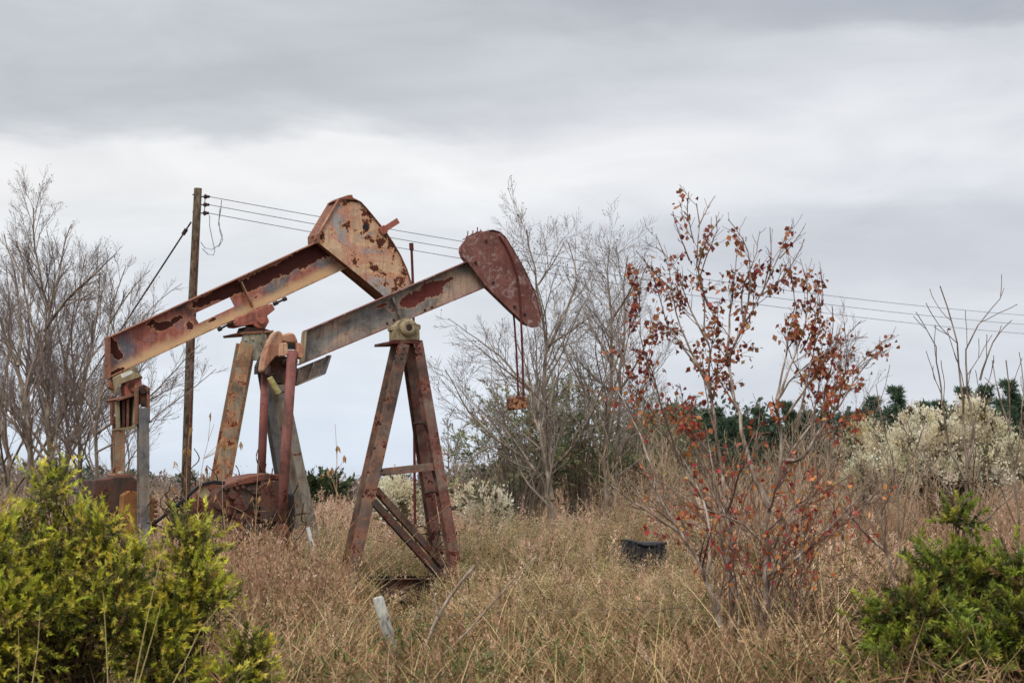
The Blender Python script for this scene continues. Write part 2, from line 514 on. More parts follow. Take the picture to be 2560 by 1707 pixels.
# ============ the front pumpjack
R = Rig(1017, 28.0, 24)
fp = empty('pumpjack', (R.X0, R.Y0, 0), R.a)
tag(fp, 'smaller front pumpjack, dull red rounded horse head with two cables hanging from it', 'pumpjack')
T0, T1 = R.L(762, 829, 0), R.L(1175, 652, 0)
B0, B1 = R.L(755, 906, 0), R.L(1225, 711, 0)
bang = math.atan2(T1[2] - T0[2], T1[0] - T0[0])
def rotxz(p, ang):
    """coordinates after the material's turn by `ang` about +y"""
    x, z = p[0], p[2]
    return (x * cos(ang) + z * sin(ang), -x * sin(ang) + z * cos(ang))
def patch_px(rig, px, py, rx, ry, w, y, ang, s):
    c = rotxz(rig.L(px, py, y), ang)
    return (c[0], c[1], rx / s, ry / s, w)
FS = 150.0
fpatch = [patch_px(R, 1075, 728, 46, 26, .62, 0, bang, FS), patch_px(R, 1030, 752, 34, 24, .60, 0, bang, FS), patch_px(R, 1108, 706, 34, 10, .45, 0, bang, FS),
          patch_px(R, 950, 765, 26, 6, .4, 0, bang, FS)]
m_fbeam = rust_mat('front_beam_paint', [(92, 97, 104), (136, 134, 128), (184, 158, 138), (150, 142, 136)], -0.06, 2.6, fpatch, bang, speck=0.45,
                   edge=(196, 160, 132), rust=((86, 40, 38), (118, 62, 54)), paint_scale=1.4)
m_fred = rust_mat('front_red_paint', [(106, 64, 58), (120, 76, 70), (136, 96, 88)], -0.08, 3.0, (), 0, speck=0.45, edge=(130, 78, 66), chalk=0.6, paint_scale=1.8)
m_fleg = rust_mat('front_leg_paint', [(98, 80, 72), (136, 116, 102), (108, 94, 86), (150, 104, 82)], 0.03, 3.4, (), 0, speck=0.4, edge=(176, 118, 92),
                  rust=((62, 32, 28), (112, 60, 50)), paint_scale=1.3)
m_flegred = rust_mat('front_leg_red', [(104, 74, 66), (134, 114, 104), (98, 62, 56), (140, 124, 112)], 0.045, 3.4, [(b_x, b_z, .55, 1.2, .30) for b_x, b_z in ((1.15, .5),)], 0, speck=0.4, edge=(150, 92, 76), rust=((58, 28, 26), (96, 48, 42)))
m_fpit = rust_mat('pitman_red', [(112, 66, 60), (128, 82, 76), (140, 96, 88)], -0.03, 3.0, (), 0, speck=0.3, edge=(150, 90, 76))
m_olive = rust_mat('bearing_olive', [(134, 122, 96), (156, 142, 112), (168, 152, 122)], -0.14, 3, (), 0, speck=0.2, edge=(150, 110, 84))
m_peach = rust_mat('hood_peach', [(150, 102, 82), (184, 138, 112), (198, 164, 134)], -0.04, 3, (), 0, speck=0.3, edge=(190, 120, 90), rust=((70, 36, 28), (120, 62, 46)), paint_scale=3)
m_gear = rust_mat('gearbox_grime', [(44, 38, 36), (64, 55, 51), (82, 70, 62)], 0.04, 2.6, (), 0, speck=0.5, edge=(116, 70, 54), rust=((44, 28, 24), (92, 52, 42)))
m_gearred = rust_mat('gearbox_lid_rust', [(80, 52, 44), (104, 70, 58), (90, 62, 54)], 0.06, 3, (), 0, speck=0.4, edge=(150, 92, 70))

# walking beam: web and two flanges
b = MB()
b.prism([T0 - Y_(.008), T1 - Y_(.008), B1 - Y_(.008), B0 - Y_(.008)], Y_(.016))
beam = b.build('walking_beam', m_fbeam, fp)
up = nrm(np.array((-(T1 - T0)[2], 0, (T1 - T0)[0])))
for (A, Bq, sgn) in ((T0, T1, 1), (B0 - nrm(B1 - B0) * .08, B1, -1)):
    b = MB(); o = up * sgn * 0.014
    b.prism([A - Y_(.11), Bq - Y_(.11), Bq - Y_(.11) + o, A - Y_(.11) + o], Y_(.22))
    b.build('flange', m_fred, beam, 0.003)
b = MB(); dx = nrm(T1 - T0) * .014
b.prism([T0 - dx - Y_(.11), T0 - Y_(.11) , B0 - Y_(.11), B0 - dx - Y_(.11)], Y_(.22)); b.build('end_plate', m_olive, beam)
for (p, q) in (((975, 744), (1002, 815)),):
    b = MB(); A, Bq = R.L(*p, 0), R.L(*q, 0); A = A - up * .016; Bq = Bq + up * .016
    b.prism([A - Y_(.1), A + dx - Y_(.1), Bq + dx - Y_(.1), Bq - Y_(.1)], Y_(.09)); b.build('stiffener', m_fbeam, beam)
# tail bracket under the beam end
b = MB()
pts = [(744, 921), (822, 889), (807, 934), (737, 963)]
b.prism(R.P(pts, -.012), Y_(.024))
q = R.P(pts, 0)
for i, j in ((1, 2), (2, 3), (3, 0)):
    d = nrm(q[j] - q[i]); nn = np.array((-d[2], 0, d[0])) * .012
    b.prism([q[i] - Y_(.1) + nn, q[j] - Y_(.1) + nn, q[j] - Y_(.1) - nn, q[i] - Y_(.1) - nn], Y_(.2))
b.slab((q[3] + q[0]) / 2 * .55 + (q[1] + q[2]) / 2 * .45 + Y_(0), nrm(q[1] - q[0]) * .008, Y_(.095), nrm(q[2] - q[1]) * .12)
b.build('tail_bracket', m_fbeam, beam)

# horse head
hp = c3([(1645, 200), (1650, 160), (1690, 112), (1790, 72), (1860, 56), (1915, 70), (1960, 108), (2030, 220), (2120, 380), (2200, 560), (2238, 720), (2246, 795),
         (2200, 803), (2165, 790), (2050, 685), (1850, 492), (1710, 310), (1662, 250)])
HY = .17
cen = np.mean(np.array(hp), axis=0)
b = MB(); b.prism(R.P(hp, -HY), Y_(.016)); head = b.build('horse_head', m_fred, fp, 0.004)
b = MB(); b.prism([p for p in R.P(hp, -HY + 2 * HY)], Y_(-.016)); b.build('far_cheek', m_fred, head, 0.004)
inner = [tuple(cen + (np.array(p) - cen) * .955) for p in hp]
b = MB(); q = R.P(inner, 0)
b.prism([p - Y_(HY - .017) for p in q], Y_(2 * HY - .034)); b.build('head_core', m_fred, head)
# rivet rim along the arc
b = MB()
arc = R.P(c3([(1690, 112), (1790, 72), (1860, 56), (1915, 70), (1960, 108), (2030, 220), (2120, 380), (2200, 560), (2238, 720)]), 0)
for p, qn in zip(arc[:-1], arc[1:]):
    b.slab((p + qn) / 2, nrm(qn - p) * np.linalg.norm(qn - p) / 2, Y_(HY - .02), np.cross(nrm(qn - p), (0, 1, 0)) * .007)
b.build('arc_plate', m_fred, head)
b = MB()
lp = R.P(c3([(1700, 100), (1740, 82), (1775, 66), (1800, 62)]), -.06)
b.tube(lp, .012, 6)
for p, hgt in zip(lp, (.09, .06, .08, .04)):
    b.tube([p - np.array((0, 0, .02)), p + np.array((0, 0, hgt))], .009, 5)
    b.slab(p, (.02, 0, 0), Y_(.03), (0, 0, .012))
b.build('cable_latch', m_fred, head)
b = MB(); b.slab(R.L(*c3([(1940, 82)])[0], -.05), (.03, 0, -.012), Y_(.05), (.012, 0, .03))
b.build('cable_latch', m_fred, head)
# bridle: two cables and the carrier bar
near = R.P(c3([(1945, 92), (2000, 180), (2050, 290), (2085, 410), (2103, 560), (2112, 720), (2119, 900), (2126, 1100), (2132, 1340)]), -HY - .02)
b = MB(); b.tube(near, .017, 7); b.build('bridle_cable', M_CABLE, fp)
farc = R.P(c3([(2045, 620), (2062, 770), (2078, 1000), (2092, 1340)]), -.02)
b = MB(); b.tube(farc, .015, 7); b.build('bridle_cable', M_CABLE, fp)
m_block = rust_mat('carrier_rust', [(96, 48, 40), (118, 64, 52)], 0.06, 6, (), 0, rust=((48, 24, 22), (84, 42, 34)))
b = MB()
kb = R.P(c3([(2058, 1345), (2075, 1332), (2150, 1332), (2165, 1352), (2166, 1420), (2150, 1428), (2070, 1438), (2058, 1420)]), -.24)
b.prism(kb, Y_(.28)); cb = b.build('carrier_bar', m_block, fp, .012)
for x_, y_, yy in ((2092, 1330, -.02), (2132, 1330, -HY - .02)):
    b = MB()
    p = R.L(*c3([(x_, y_)])[0], yy); b.tube([p - np.array((0, 0, .05)), p + np.array((0, 0, .05))], .024, 8)
    b.build('cable_socket', M_CABLE, cb)

# samson post: single rear leg and a pair of front legs
def leg(rig, parent, mat, t, bt, yt, yb, w, dep, name='post_leg'):
    p0 = rig.L(*t, yt); p1 = rig.foot(p0, rig.L(*bt, yb), 0.02)
    m_ = MB(); m_.ibeam(p0, p1, (0, 1, 0), w, dep)
    return m_.build(name, mat, parent, 0.003), p0, p1
legA, a0, a1 = leg(R, fp, m_fleg, (1001, 860), (890, 1352), -.20, -.08, .175, .32)
legB, b0, b1 = leg(R, fp, m_flegred, (1041, 858), (1133, 1397), -.30, -.42, .148, .16)
legC, d0, d1 = leg(R, fp, m_flegred, (1017, 862), (1080, 1300), .24, .40, .148, .16)
legA['label'] = 'grey-brown rear leg of the tripod post'
# top plate, pillow blocks and the bearing boss
b = MB()
b.prism(R.P([(978, 852), (1057, 850), (1057, 857), (978, 859)], -.36), Y_(.72)); cap = b.build('post_cap', m_flegred, fp, .004)
for y0 in (.20, -.36):
    b = MB()
    b.prism(R.P([(982, 851), (982, 826), (978, 826), (978, 815), (990, 812), (997, 803), (1008, 797), (1022, 796), (1034, 800), (1042, 809), (1052, 812), (1052, 823), (1049, 824), (1050, 850)], y0), Y_(.16))
    bb = b.build('pillow_block', m_olive, fp, .008)
b = MB(); pc = R.L(1017, 819, -.36)
ring = lambda c, r, y, n=20: [np.array((c[0] + r * cos(2 * pi * k / n), y, c[2] + r * sin(2 * pi * k / n))) for k in range(n)]
b.face_loop([ring(pc, .118, -.36), ring(pc, .118, -.43), ring(pc, .085, -.45)]); b.build('bearing_boss', m_olive, bb, 0, False)
b = MB(); b.face_loop([ring(pc, .045, -.452), ring(pc, .045, -.46)]); b.build('shaft_end', M_DARKIRON, bb)
b = MB(); b.face_loop([ring(pc, .055, -.19), ring(pc, .055, .21)]); b.build('pivot_shaft', M_DARKIRON, bb)
b = MB(); b.prism(R.P([(1000, 820), (1034, 806), (1040, 822), (1036, 838), (1000, 838)], -.1), Y_(.2)); b.build('saddle', m_fred, fp, .006)
b = MB(); b.prism(R.P([(1002, 862), (1050, 862), (1044, 900), (1012, 905)], -.07), Y_(.03)); b.build('gusset', m_fleg, fp)
# crossbar, braces and rungs
def bar(rig, parent, mat, p, q, w, dep, name, side=(0, 1, 0)):
    m_ = MB(); m_.ibeam(p, q, side, w, dep, .012, .01); return m_.build(name, mat, parent, .002)
bar(R, fp, m_fleg, R.L(946, 1181, -.22), R.L(1082, 1166, -.36), .11, .09, 'crossbar')
bar(R, fp, m_fleg, R.L(938, 1222, -.14), R.foot(R.L(938, 1222, -.14), R.L(1105, 1408, .3), .25), .10, .09, 'brace')
bar(R, fp, m_gear, R.L(932, 1252, -.26), R.foot(R.L(932, 1252, -.26), R.L(1040, 1372, -.36), .2), .10, .09, 'brace')
for (p, q) in (((1036, 1058), (1060, 1056)), ((1062, 1233), (1090, 1227))):
    b = MB(); b.tube([R.L(*p, .30), R.L(*q, -.36)], .022, 8); b.build('rung', m_gear, fp)
# bolt heads where the members meet
def bolts(rig, parent, mat, pts, y, r=.02):
    for p in pts:
        m_ = MB(); q = rig.L(p[0], p[1], y); m_.tube([q + Y_(.01), q - Y_(.022)], r, 6); m_.build('bolt', mat, parent)
bolts(R, legA, M_DARKIRON, [(991, 872), (1010, 872), (989, 884), (1007, 885), (986, 896), (1004, 897), (962, 1000), (950, 1060), (936, 1120), (920, 1180), (907, 1240)], -.385, .018)
bolts(R, legB, M_DARKIRON, [(1036, 870), (1048, 870), (1040, 884), (1051, 884), (1070, 1030), (1081, 1100), (1090, 1160), (1098, 1175), (1106, 1240)], -.385, .017)
bolts(R, fp, M_DARKIRON, [(954, 1176), (960, 1186), (1072, 1163), (1078, 1172)], -.33, .018)
bolts(R, beam, M_DARKIRON, [(985, 800), (1062, 775), (1080, 768), (968, 808), (1000, 726), (1016, 719)], -.02, .016)
bolts(R, head, M_DARKIRON, c3([(1895, 455), (1760, 300), (2060, 640), (1840, 130), (2140, 700)]), -HY - .001, .022)
# skid base
b = MB()
for yy in (-.48, .48):
    b.ibeam((-2.9, yy, .36), (1.75, yy, .36), (0, 0, 1), .14, .28); b.ibeam((-2.9, yy, .1), (2.3, yy, .1), (0, 0, 1), .14, .2)
for xx in (-2.2, -1.0, .1, 1.2):
    b.ibeam((xx, -.47, .34), (xx, .47, .34), (0, 0, 1), .1, .22)
    b.slab((xx + .3, -.45, .235), (.12, 0, 0), (0, .06, 0), (0, 0, .033)); b.slab((xx + .3, .45, .235), (.12, 0, 0), (0, .06, 0), (0, 0, .033))
b.build('skid_base', m_gear, fp, .003)
_rv = np.random.default_rng(31)
m_ = MB()
for k in range(46):
    y0_ = _rv.uniform(1330, 1500); x0_ = 1085 + (y0_ - 1300) * .11 + _rv.uniform(-26, 26)
    pts = [(x0_, y0_)]
    for i in range(5): pts.append((pts[-1][0] + _rv.uniform(-22, 22), pts[-1][1] + _rv.uniform(-26, 18)))
    dy_ = _rv.uniform(-.1, .75)
    m_.tube(guide_points([at(x, y, 28.1 + dy_ + .05 * i) for i, (x, y) in enumerate(pts)], 12), .008, 4)
M_VINE = plain_mat('dead_vine', (40, 30, 26), (84, 64, 50), 20, 0.9, .1)
tag(m_.build('dead_vine', M_VINE), 'dark dead vines tangled round the foot of the front pumpjack leg', 'vine')
m_ = MB()
for k in range(170):
    x0_ = _rv.uniform(420, 720); y0_ = _rv.uniform(1270, 1440)
    pts = [(x0_, y0_)]
    for i in range(6): pts.append((pts[-1][0] + _rv.uniform(-26, 26), pts[-1][1] + _rv.uniform(-40, 22)))
    m_.tube(guide_points([at(x, y, 27.2 + _rv.uniform(-.6, .2)) for i, (x, y) in enumerate(pts)], 14), .008, 4)
tag(m_.build('dead_vine', M_VINE), 'dark dead vines hanging over the machinery beside the red crank', 'vine')
# tail: equaliser, hood, pitman arms
m_eq = MB()
eqc = R.L(727, 905, -.5)
m_eq.tube([np.array((eqc[0], -.66, eqc[2])), np.array((eqc[0], .62, eqc[2]))], .055, 12)
m_eq.prism(R.P(c8([(330, 540), (380, 520), (380, 800), (258, 812), (262, 690)]), .42), Y_(.16))
m_eq.prism(R.P(c8([(575, 540), (860, 560), (860, 830), (700, 960), (560, 940), (520, 860), (470, 800), (470, 620)]), -.2), Y_(.3))
eq = m_eq.build('equaliser', m_gear, fp, .004)
b = MB()
b.prism(R.P(c8([(580, 162), (520, 195), (450, 320), (385, 480), (345, 660), (335, 745), (350, 790), (400, 745), (470, 640), (540, 560), (620, 530), (650, 420), (665, 300), (640, 195), (610, 168)]), -.34), Y_(.22))
b.build('guard_hood', m_peach, eq, .02)
b = MB()
b.prism(R.P(c8([(640, 215), (700, 205), (740, 190), (790, 187), (835, 225), (868, 300), (880, 352), (715, 345), (660, 320)]), -.40), Y_(.26))
b.build('guard_hood', m_peach, eq, .02)
b = MB()
for pts in ([(640, 345), (700, 335), (722, 360), (722, 520), (690, 545), (630, 540)], [(878, 335), (950, 360), (965, 420), (972, 540), (940, 585), (870, 560)]):
    b.prism(R.P(c8(pts), -.62), Y_(.18))
b.prism(R.P(c8([(715, 445), (880, 455), (880, 520), (715, 515)]), -.62), Y_(.16))
b.build('wrist_clamp', m_peach, eq, .01)
b = MB(); b.prism(R.P(c8([(718, 352), (868, 358), (868, 442), (718, 440)]), -.50), Y_(.04)); b.build('clamp_gap_shade', M_BLACK, eq)  # solid black plate in place of the shade inside the clamp slot
b = MB(); p0, p1 = R.L(731, 876, -.6), R.L(701, 1328, -.6); b.tube([p0, p1], .071, 16); b.build('pitman_arm', m_fpit, fp, 0, True)
b = MB(); p0, p1 = R.L(664, 925, .6), R.L(650, 1260, .6); b.tube([p0, p1], .062, 16); b.build('pitman_arm', m_fpit, fp, 0, True)
b = MB(); p0, p1 = R.L(674, 943, -.3), R.L(698, 984, -.3); b.tube([p0, p1], .043, 14); can = b.build('grease_canister', M_YELLOW, fp, .005, False)
b = MB(); b.tube([R.L(690, 987, -.3), R.L(712, 978, -.3)], .012, 6); b.build('hanger', M_DARKIRON, can); b = MB(); b.tube([R.L(671, 938, -.3), R.L(690, 934, -.3)], .012, 6); b.build('hanger', M_DARKIRON, can)
# gear reducer with crank
gb = MB()
gout = c4([(385, 720), (440, 640), (520, 575), (700, 560), (880, 545), (1040, 540), (1060, 640), (1180, 650), (1195, 900), (1130, 1150), (1060, 1300), (560, 1320), (430, 1120)])
gb.prism(R.P(gout, -.38), Y_(.76)); gear = gb.build('gearbox', m_gear, fp, .02)
b = MB()
b.prism(R.P(c4([(495, 600), (520, 570), (640, 520), (760, 480), (900, 455), (1040, 468), (1042, 520), (900, 535), (700, 570), (560, 610)]), -.42), Y_(.84)); b.build('gearbox_lid', m_gearred, gear, .02)
b = MB()
for i in range(9):
    p = R.L(*c4([(540 + i * 55, 600 + 14 * sin(i * 1.7))])[0], -.43); b.tube([p, p + Y_(.08)], .028, 8)
for (x_, y_, r_) in ((610, 660, .06), (690, 740, .11), (560, 820, .05), (680, 880, .07), (760, 960, .08), (480, 760, .06)):
    p = R.L(*c4([(x_, y_)])[0], -.45); b.tube([p, p + Y_(.1)], r_, 12)
for i in range(5):
    p = R.L(*c4([(850 + i * 2, 640 + i * 60)])[0], -.40); b.slab(p, (.10, 0, 0), Y_(.03), (0, 0, .018))
b.slab(R.L(*c4([(950, 720)])[0], -.41), (.14, 0, 0), Y_(.05), (0, 0, .28))
b.tube(R.P(c4([(1000, 545), (1075, 560), (1100, 620), (1110, 760)]), -.44), .024, 7)
b.build('gearbox_fittings', m_gear, gear, .004)
b = MB()
cr = R.P(c4([(930, 1090), (960, 1000), (1020, 955), (1100, 960), (1150, 1010), (1155, 1080), (1120, 1180), (1040, 1230), (960, 1200)]), -.55)
b.prism(cr, Y_(.12)); b.tube([R.L(*c4([(1070, 990)])[0], -.72), R.L(*c4([(1070, 990)])[0], -.5)], .09, 14)
b.build('crank', m_gearred, fp, .012)
# sheave and belt guard pipe to the left
b = MB(); p = R.L(*c4([(335, 640)])[0], -.3)
b.face_loop([ring(p, .08, -.30), ring(p, .08, -.24)])
b.build('gauge_dial', m_olive, gear)
b = MB(); b.prism(R.P(c4([(255, 850), (240, 700), (275, 600), (330, 560), (440, 540), (520, 560), (500, 700), (400, 760), (380, 1000), (270, 1050)]), -.05), Y_(.3))
b.build('belt_guard', m_gearred, gear, .02)
for dy in (0, 14):
    b = MB(); b.tube(R.P(c4([(0, 818 + dy), (90, 745 + dy), (180, 665 + dy), (270, 590 + dy), (340, 550 + dy), (430, 532 + dy), (530, 545 + dy)]), -.32), .018, 7); b.build('drive_belt', M_BLACK, gear)

# ============ the rear pumpjack
Q = Rig(652, 32.0, 28)
rp = empty('pumpjack', (Q.X0, Q.Y0, 0), Q.a)
tag(rp, 'larger rear pumpjack with peeling orange and cream paint and a pale angular horse head', 'pumpjack')
T0, T1 = Q.L(271, 845, 0), Q.L(800, 603, 0); T1 = T1 + (T1 - T0) * .12
B0, B1 = Q.L(269, 942, 0), Q.L(860, 669, 0); B1 = B1 + (B1 - B0) * .1
rang = math.atan2(T1[2] - T0[2], T1[0] - T0[0])
RS = 128.0
pp = lambda px, py, rx, ry, w: patch_px(Q, px, py, rx, ry, w, 0, rang, RS)
# places where the paint has come off the beam, in the beam's own frame
rpatch = [pp(284, 870, 16, 34, .62), pp(300, 888, 14, 14, .35), pp(288, 930, 34, 8, .55), pp(410, 815, 40, 15, .62), pp(380, 808, 20, 12, .4), pp(445, 795, 18, 10, .5), pp(470, 812, 18, 24, .5),
          pp(520, 748, 70, 15, .62), pp(572, 725, 50, 22, .62), pp(640, 700, 48, 24, .66), pp(690, 680, 50, 24, .62), pp(750, 650, 60, 28, .70), pp(790, 628, 40, 30, .7),
          pp(615, 720, 30, 14, .4), pp(530, 800, 22, 9, .4), pp(345, 918, 18, 4, .4), pp(640, 742, 20, 10, .35), pp(830, 625, 40, 30, .5)]
m_rbeam = rust_mat('rear_beam_paint', [(188, 152, 122), (164, 94, 84), (180, 116, 100), (112, 118, 130), (190, 158, 122)], -0.085, 3.0, rpatch, rang, speck=0.25,
                   edge=(224, 170, 128), rust=((62, 30, 26), (84, 44, 37)), paint_scale=1.15,
                   lower=(rotxz((B0 + B1) / 2, rang)[1] + .04, rotxz((B0 + B1) / 2, rang)[1] + .20, (206, 176, 134)))
hs = lambda px, py, rx, ry, w: (lambda c: (c[0], c[2], rx / RS, ry / RS, w))(Q.L(px, py, -.22))
cc = c2([(1250, 345), (1225, 430), (1060, 440), (1040, 400), (1240, 520), (1330, 560), (1410, 560), (1110, 760), (1300, 820), (1380, 900), (1480, 950), (1560, 1000), (1500, 740),
         (1120, 165), (1250, 250), (1380, 410), (1500, 600), (1600, 830), (800, 530), (1040, 200)])
hw = [(16, 20, .42), (14, 14, .35), (22, 16, .26), (14, 12, .24), (24, 12, .28), (26, 10, .34), (20, 24, .32), (15, 15, .42), (18, 20, .34), (22, 26, .30), (22, 26, .2), (26, 30, .22), (10, 18, .3),
      (50, 8, .5), (24, 16, .36), (20, 22, .36), (14, 30, .36), (10, 44, .36), (10, 16, .4), (20, 6, .3)]
hpatch = [hs(p[0], p[1], w[0] * 1.15, w[1] * 1.15, w[2] * .62) for p, w in zip(cc, hw)]
m_rhead = rust_mat('rear_head_paint', [(146, 150, 154), (206, 170, 132), (212, 182, 152), (200, 146, 122), (160, 162, 162), (196, 168, 136)], -0.015, 9.0, hpatch, 0, speck=1.0,
                   edge=(222, 164, 116), rust=((64, 32, 27), (98, 52, 40)), paint_scale=1.5, streak=.35, grime=.25)
m_rim = rust_mat('rear_rim_rust', [(112, 70, 58), (134, 92, 74), (150, 110, 88)], 0.05, 4, (), 0, rust=((58, 32, 28), (92, 52, 42)), edge=(160, 104, 80))
m_rleg = rust_mat('rear_leg_paint', [(150, 132, 108), (180, 146, 112), (142, 132, 116), (188, 150, 114)], 0.055, 5.0, (), 0, speck=.9, edge=(190, 124, 82), rust=((84, 40, 28), (122, 62, 42)), paint_scale=1.6)
m_rpost = rust_mat('rear_post_grey', [(142, 138, 118), (160, 154, 130), (150, 148, 136)], -0.12, 3, (), 0, speck=.4, edge=(160, 120, 90))
m_salmon = rust_mat('saddle_salmon', [(146, 84, 74), (166, 102, 88), (178, 116, 98)], -0.10, 4, (), 0, speck=.3, edge=(180, 110, 90))
m_rpale = rust_mat('rear_pale_leg', [(110, 110, 106), (136, 130, 118), (86, 90, 94)], 0.05, 2.4, (), 0, speck=.4, edge=(150, 118, 96))
m_rpit = rust_mat('rear_pitman', [(98, 104, 112), (120, 122, 124), (140, 130, 116)], -0.06, 2.6, (), 0, speck=.4, edge=(150, 110, 88))
m_cw = rust_mat('counterweight_ochre', [(146, 106, 60), (168, 128, 74), (132, 92, 58)], 0.0, 3, (), 0, speck=.5, edge=(160, 100, 60), rust=((78, 42, 30), (112, 62, 42)))

# web with the oblong hole
hole = c1([(672, 820), (890, 720), (917, 775), (705, 875)])
h = Q.P(hole, 0)
def on(A, Bq, x):
    t = (x - A[0]) / (Bq[0] - A[0]); return A + (Bq - A) * t
b = MB(); th = Y_(-.008)
for poly in ([T0, on(T0, T1, h[0][0]), h[0], h[3], on(B0, B1, h[3][0]), B0], [on(T0, T1, h[0][0]), on(T0, T1, h[1][0]), h[1], h[0]],
             [on(T0, T1, h[1][0]), T1, B1, on(B0, B1, h[2][0]), h[2], h[1]], [h[3], h[2], on(B0, B1, h[2][0]), on(B0, B1, h[3][0])]):
    b.prism([p + th for p in poly], Y_(.016))
beam = b.build('walking_beam', m_rbeam, rp)
up = nrm(np.array((-(T1 - T0)[2], 0, (T1 - T0)[0]))); dx = nrm(T1 - T0) * .016
for (A, Bq, sgn) in ((T0, T1, 1), (B0, B1, -1)):
    b = MB(); o = up * sgn * .017
    b.prism([A - Y_(.13), Bq - Y_(.13), Bq - Y_(.13) + o, A - Y_(.13) + o], Y_(.26)); b.build('flange', m_rim if sgn > 0 else m_rleg, beam, .003)
b = MB(); b.prism([T0 - dx - Y_(.15) + up * .02, T0 - Y_(.15) + up * .02, B0 - Y_(.15) - up * .02, B0 - dx - Y_(.15) - up * .02], Y_(.3)); b.build('end_plate', m_rim, beam)
b = MB(); s0, s1 = Q.L(596, 703, 0) - up * .02, Q.L(628, 772, 0) + up * .02
b.prism([s0 - Y_(.12), s0 + dx - Y_(.12), s1 + dx - Y_(.12), s1 - Y_(.12)], Y_(.11)); b.build('stiffener', m_rleg, beam)

# horse head: two cheeks, core and rim plates
RH = .22
hp = c2([(970, 150), (1060, 147), (1130, 152), (1180, 178), (1240, 243), (1330, 352), (1420, 462), (1500, 582), (1570, 702), (1630, 832), (1672, 960), (1700, 1090), (1690, 1180), (1600, 1240), (1500, 1180),
         (1420, 1108), (1200, 925), (1000, 762), (770, 577), (766, 492)])
cen = np.mean(np.array(hp), axis=0)
b = MB(); b.prism(Q.P(hp, -RH), Y_(.018)); head = b.build('horse_head', m_rhead, rp, .004)
b = MB(); b.prism([p + Y_(2 * RH - .018) for p in Q.P(hp, -RH)], Y_(.018)); b.build('far_cheek', m_rim, head)
q = Q.P([tuple(cen + (np.array(p) - cen) * .95) for p in hp], -RH)
b = MB(); b.prism([p + Y_(.0185) for p in q], Y_(2 * RH - .037)); b.build('head_core', m_rim, head)
b = MB(); q = Q.P(hp, -RH)
for i in list(range(0, 12)) + [18, 19]:
    p, n_ = q[i], q[(i + 1) % len(q)]
    d = nrm(n_ - p); nn = np.cross(d, (0, 1, 0))
    b.slab((p + n_) / 2 + Y_(RH) - nn * .006, (n_ - p) / 2, Y_(RH + .035), nn * .008)
b.build('rim_plate', m_rim, head)
b = MB(); b.prism(Q.P(c2([(905, 178), (970, 138), (1060, 108), (1104, 104), (1108, 132), (1140, 148), (980, 152)]), -.12), Y_(.3)); b.build('top_cap', m_rim, head, .01)
b = MB(); p, n_ = Q.L(*c2([(1400, 455)])[0], -RH - .02), Q.L(*c2([(1550, 358)])[0], -RH - .02)
d = nrm(n_ - p); nn = np.cross(d, (0, 1, 0))
b.slab((p + n_) / 2, (n_ - p) / 2, Y_(.012), nn * .05); b.slab(p + Y_(-.01), d * .06, Y_(.02), nn * .07)
stop = b.build('stop_bar', m_salmon, head, .003)
b = MB(); p = Q.L(*c2([(1230, 422)])[0], -RH - .003); b.face_loop([ring(p, .055, p[1], 18), ring(p, .055, p[1] + .002, 18)]); b.build('lifting_hole_shade', M_BLACK, head)  # flat black disc on the cheek, the shade of a hole as colour
b = MB(); b.tube([Q.L(*c2([(965, 155)])[0], -RH - .012), Q.L(*c2([(765, 490)])[0], -RH - .012)], .014, 6); b.build('edge_rod', m_peach, head)
b = MB()
for k in range(3):
    p = Q.L(*c2([(725 + k * 18, 560 - k * 14)])[0], -.12 + k * .05); b.tube([p, p + np.array((.05, 0, .08))], .02, 8)
b.build('hinge_pin', m_rim, head)

# saddle bearing and post cap
b = MB()
b.prism(Q.P(c1([(912, 872), (945, 835), (1050, 795), (1142, 757), (1160, 792), (1112, 830), (1126, 862), (1100, 908), (1062, 906), (1040, 895), (1030, 880), (960, 895), (925, 893)]), -.2), Y_(.4))
sad = b.build('saddle_bearing', m_salmon, rp, .012)
pc = Q.L(652, 801, -.2)
b = MB(); b.face_loop([ring(pc, .06, -.2), ring(pc, .06, -.245)]); b.build('pin_cap', m_salmon, sad)
for (p, qn) in (((1150, 762), (1216, 731)), ((905, 868), (830, 909))):
    A, Bq = Q.L(*c1([p])[0], -.14), Q.L(*c1([qn])[0], -.14)
    b = MB(); b.tube([A, Bq], .018, 8); b.tube([Bq - nrm(Bq - A) * .03, Bq + nrm(Bq - A) * .03], .038, 6); b.tube([A, A + nrm(Bq - A) * .08], .034, 8); b.build('adjusting_bolt', M_DARKIRON, sad)
b = MB(); b.prism(Q.P(c1([(985, 895), (1095, 905), (1140, 920), (1140, 935), (968, 938)]), -.18), Y_(.36)); b.build('saddle_base', M_DARKIRON, rp)
b = MB(); b.prism(Q.P(c1([(948, 928), (1150, 915), (1150, 928), (955, 942)]), -.42), Y_(.84)); b.build('post_cap', m_rim, rp, .004)
b = MB(); b.prism(Q.P(c1([(968, 942), (1105, 932), (1120, 1000), (1060, 1095), (926, 1098)]), -.40), Y_(.025))
for i in range(4):
    for j in range(2):
        p = Q.L(*c1([(983 - i * 7 + j * 42, 975 + i * 36 - j * 4)])[0], -.40)
        b.tube([p - Y_(.02), p], [.016, .026], 8)
b.build('gusset_plate', m_rpost, rp, .003)
b = MB(); b.prism(Q.P(c1([(1108, 935), (1140, 930), (1150, 1020), (1125, 1085), (1085, 1095)]), -.30), Y_(.02)); b.build('gusset_plate', m_rpost, rp)
b = MB(); b.tube(Q.P(c1([(1080, 925), (1085, 960), (1072, 980), (1105, 1075)]), -.43), .012, 6); b.build('grease_line', m_rpale, rp)
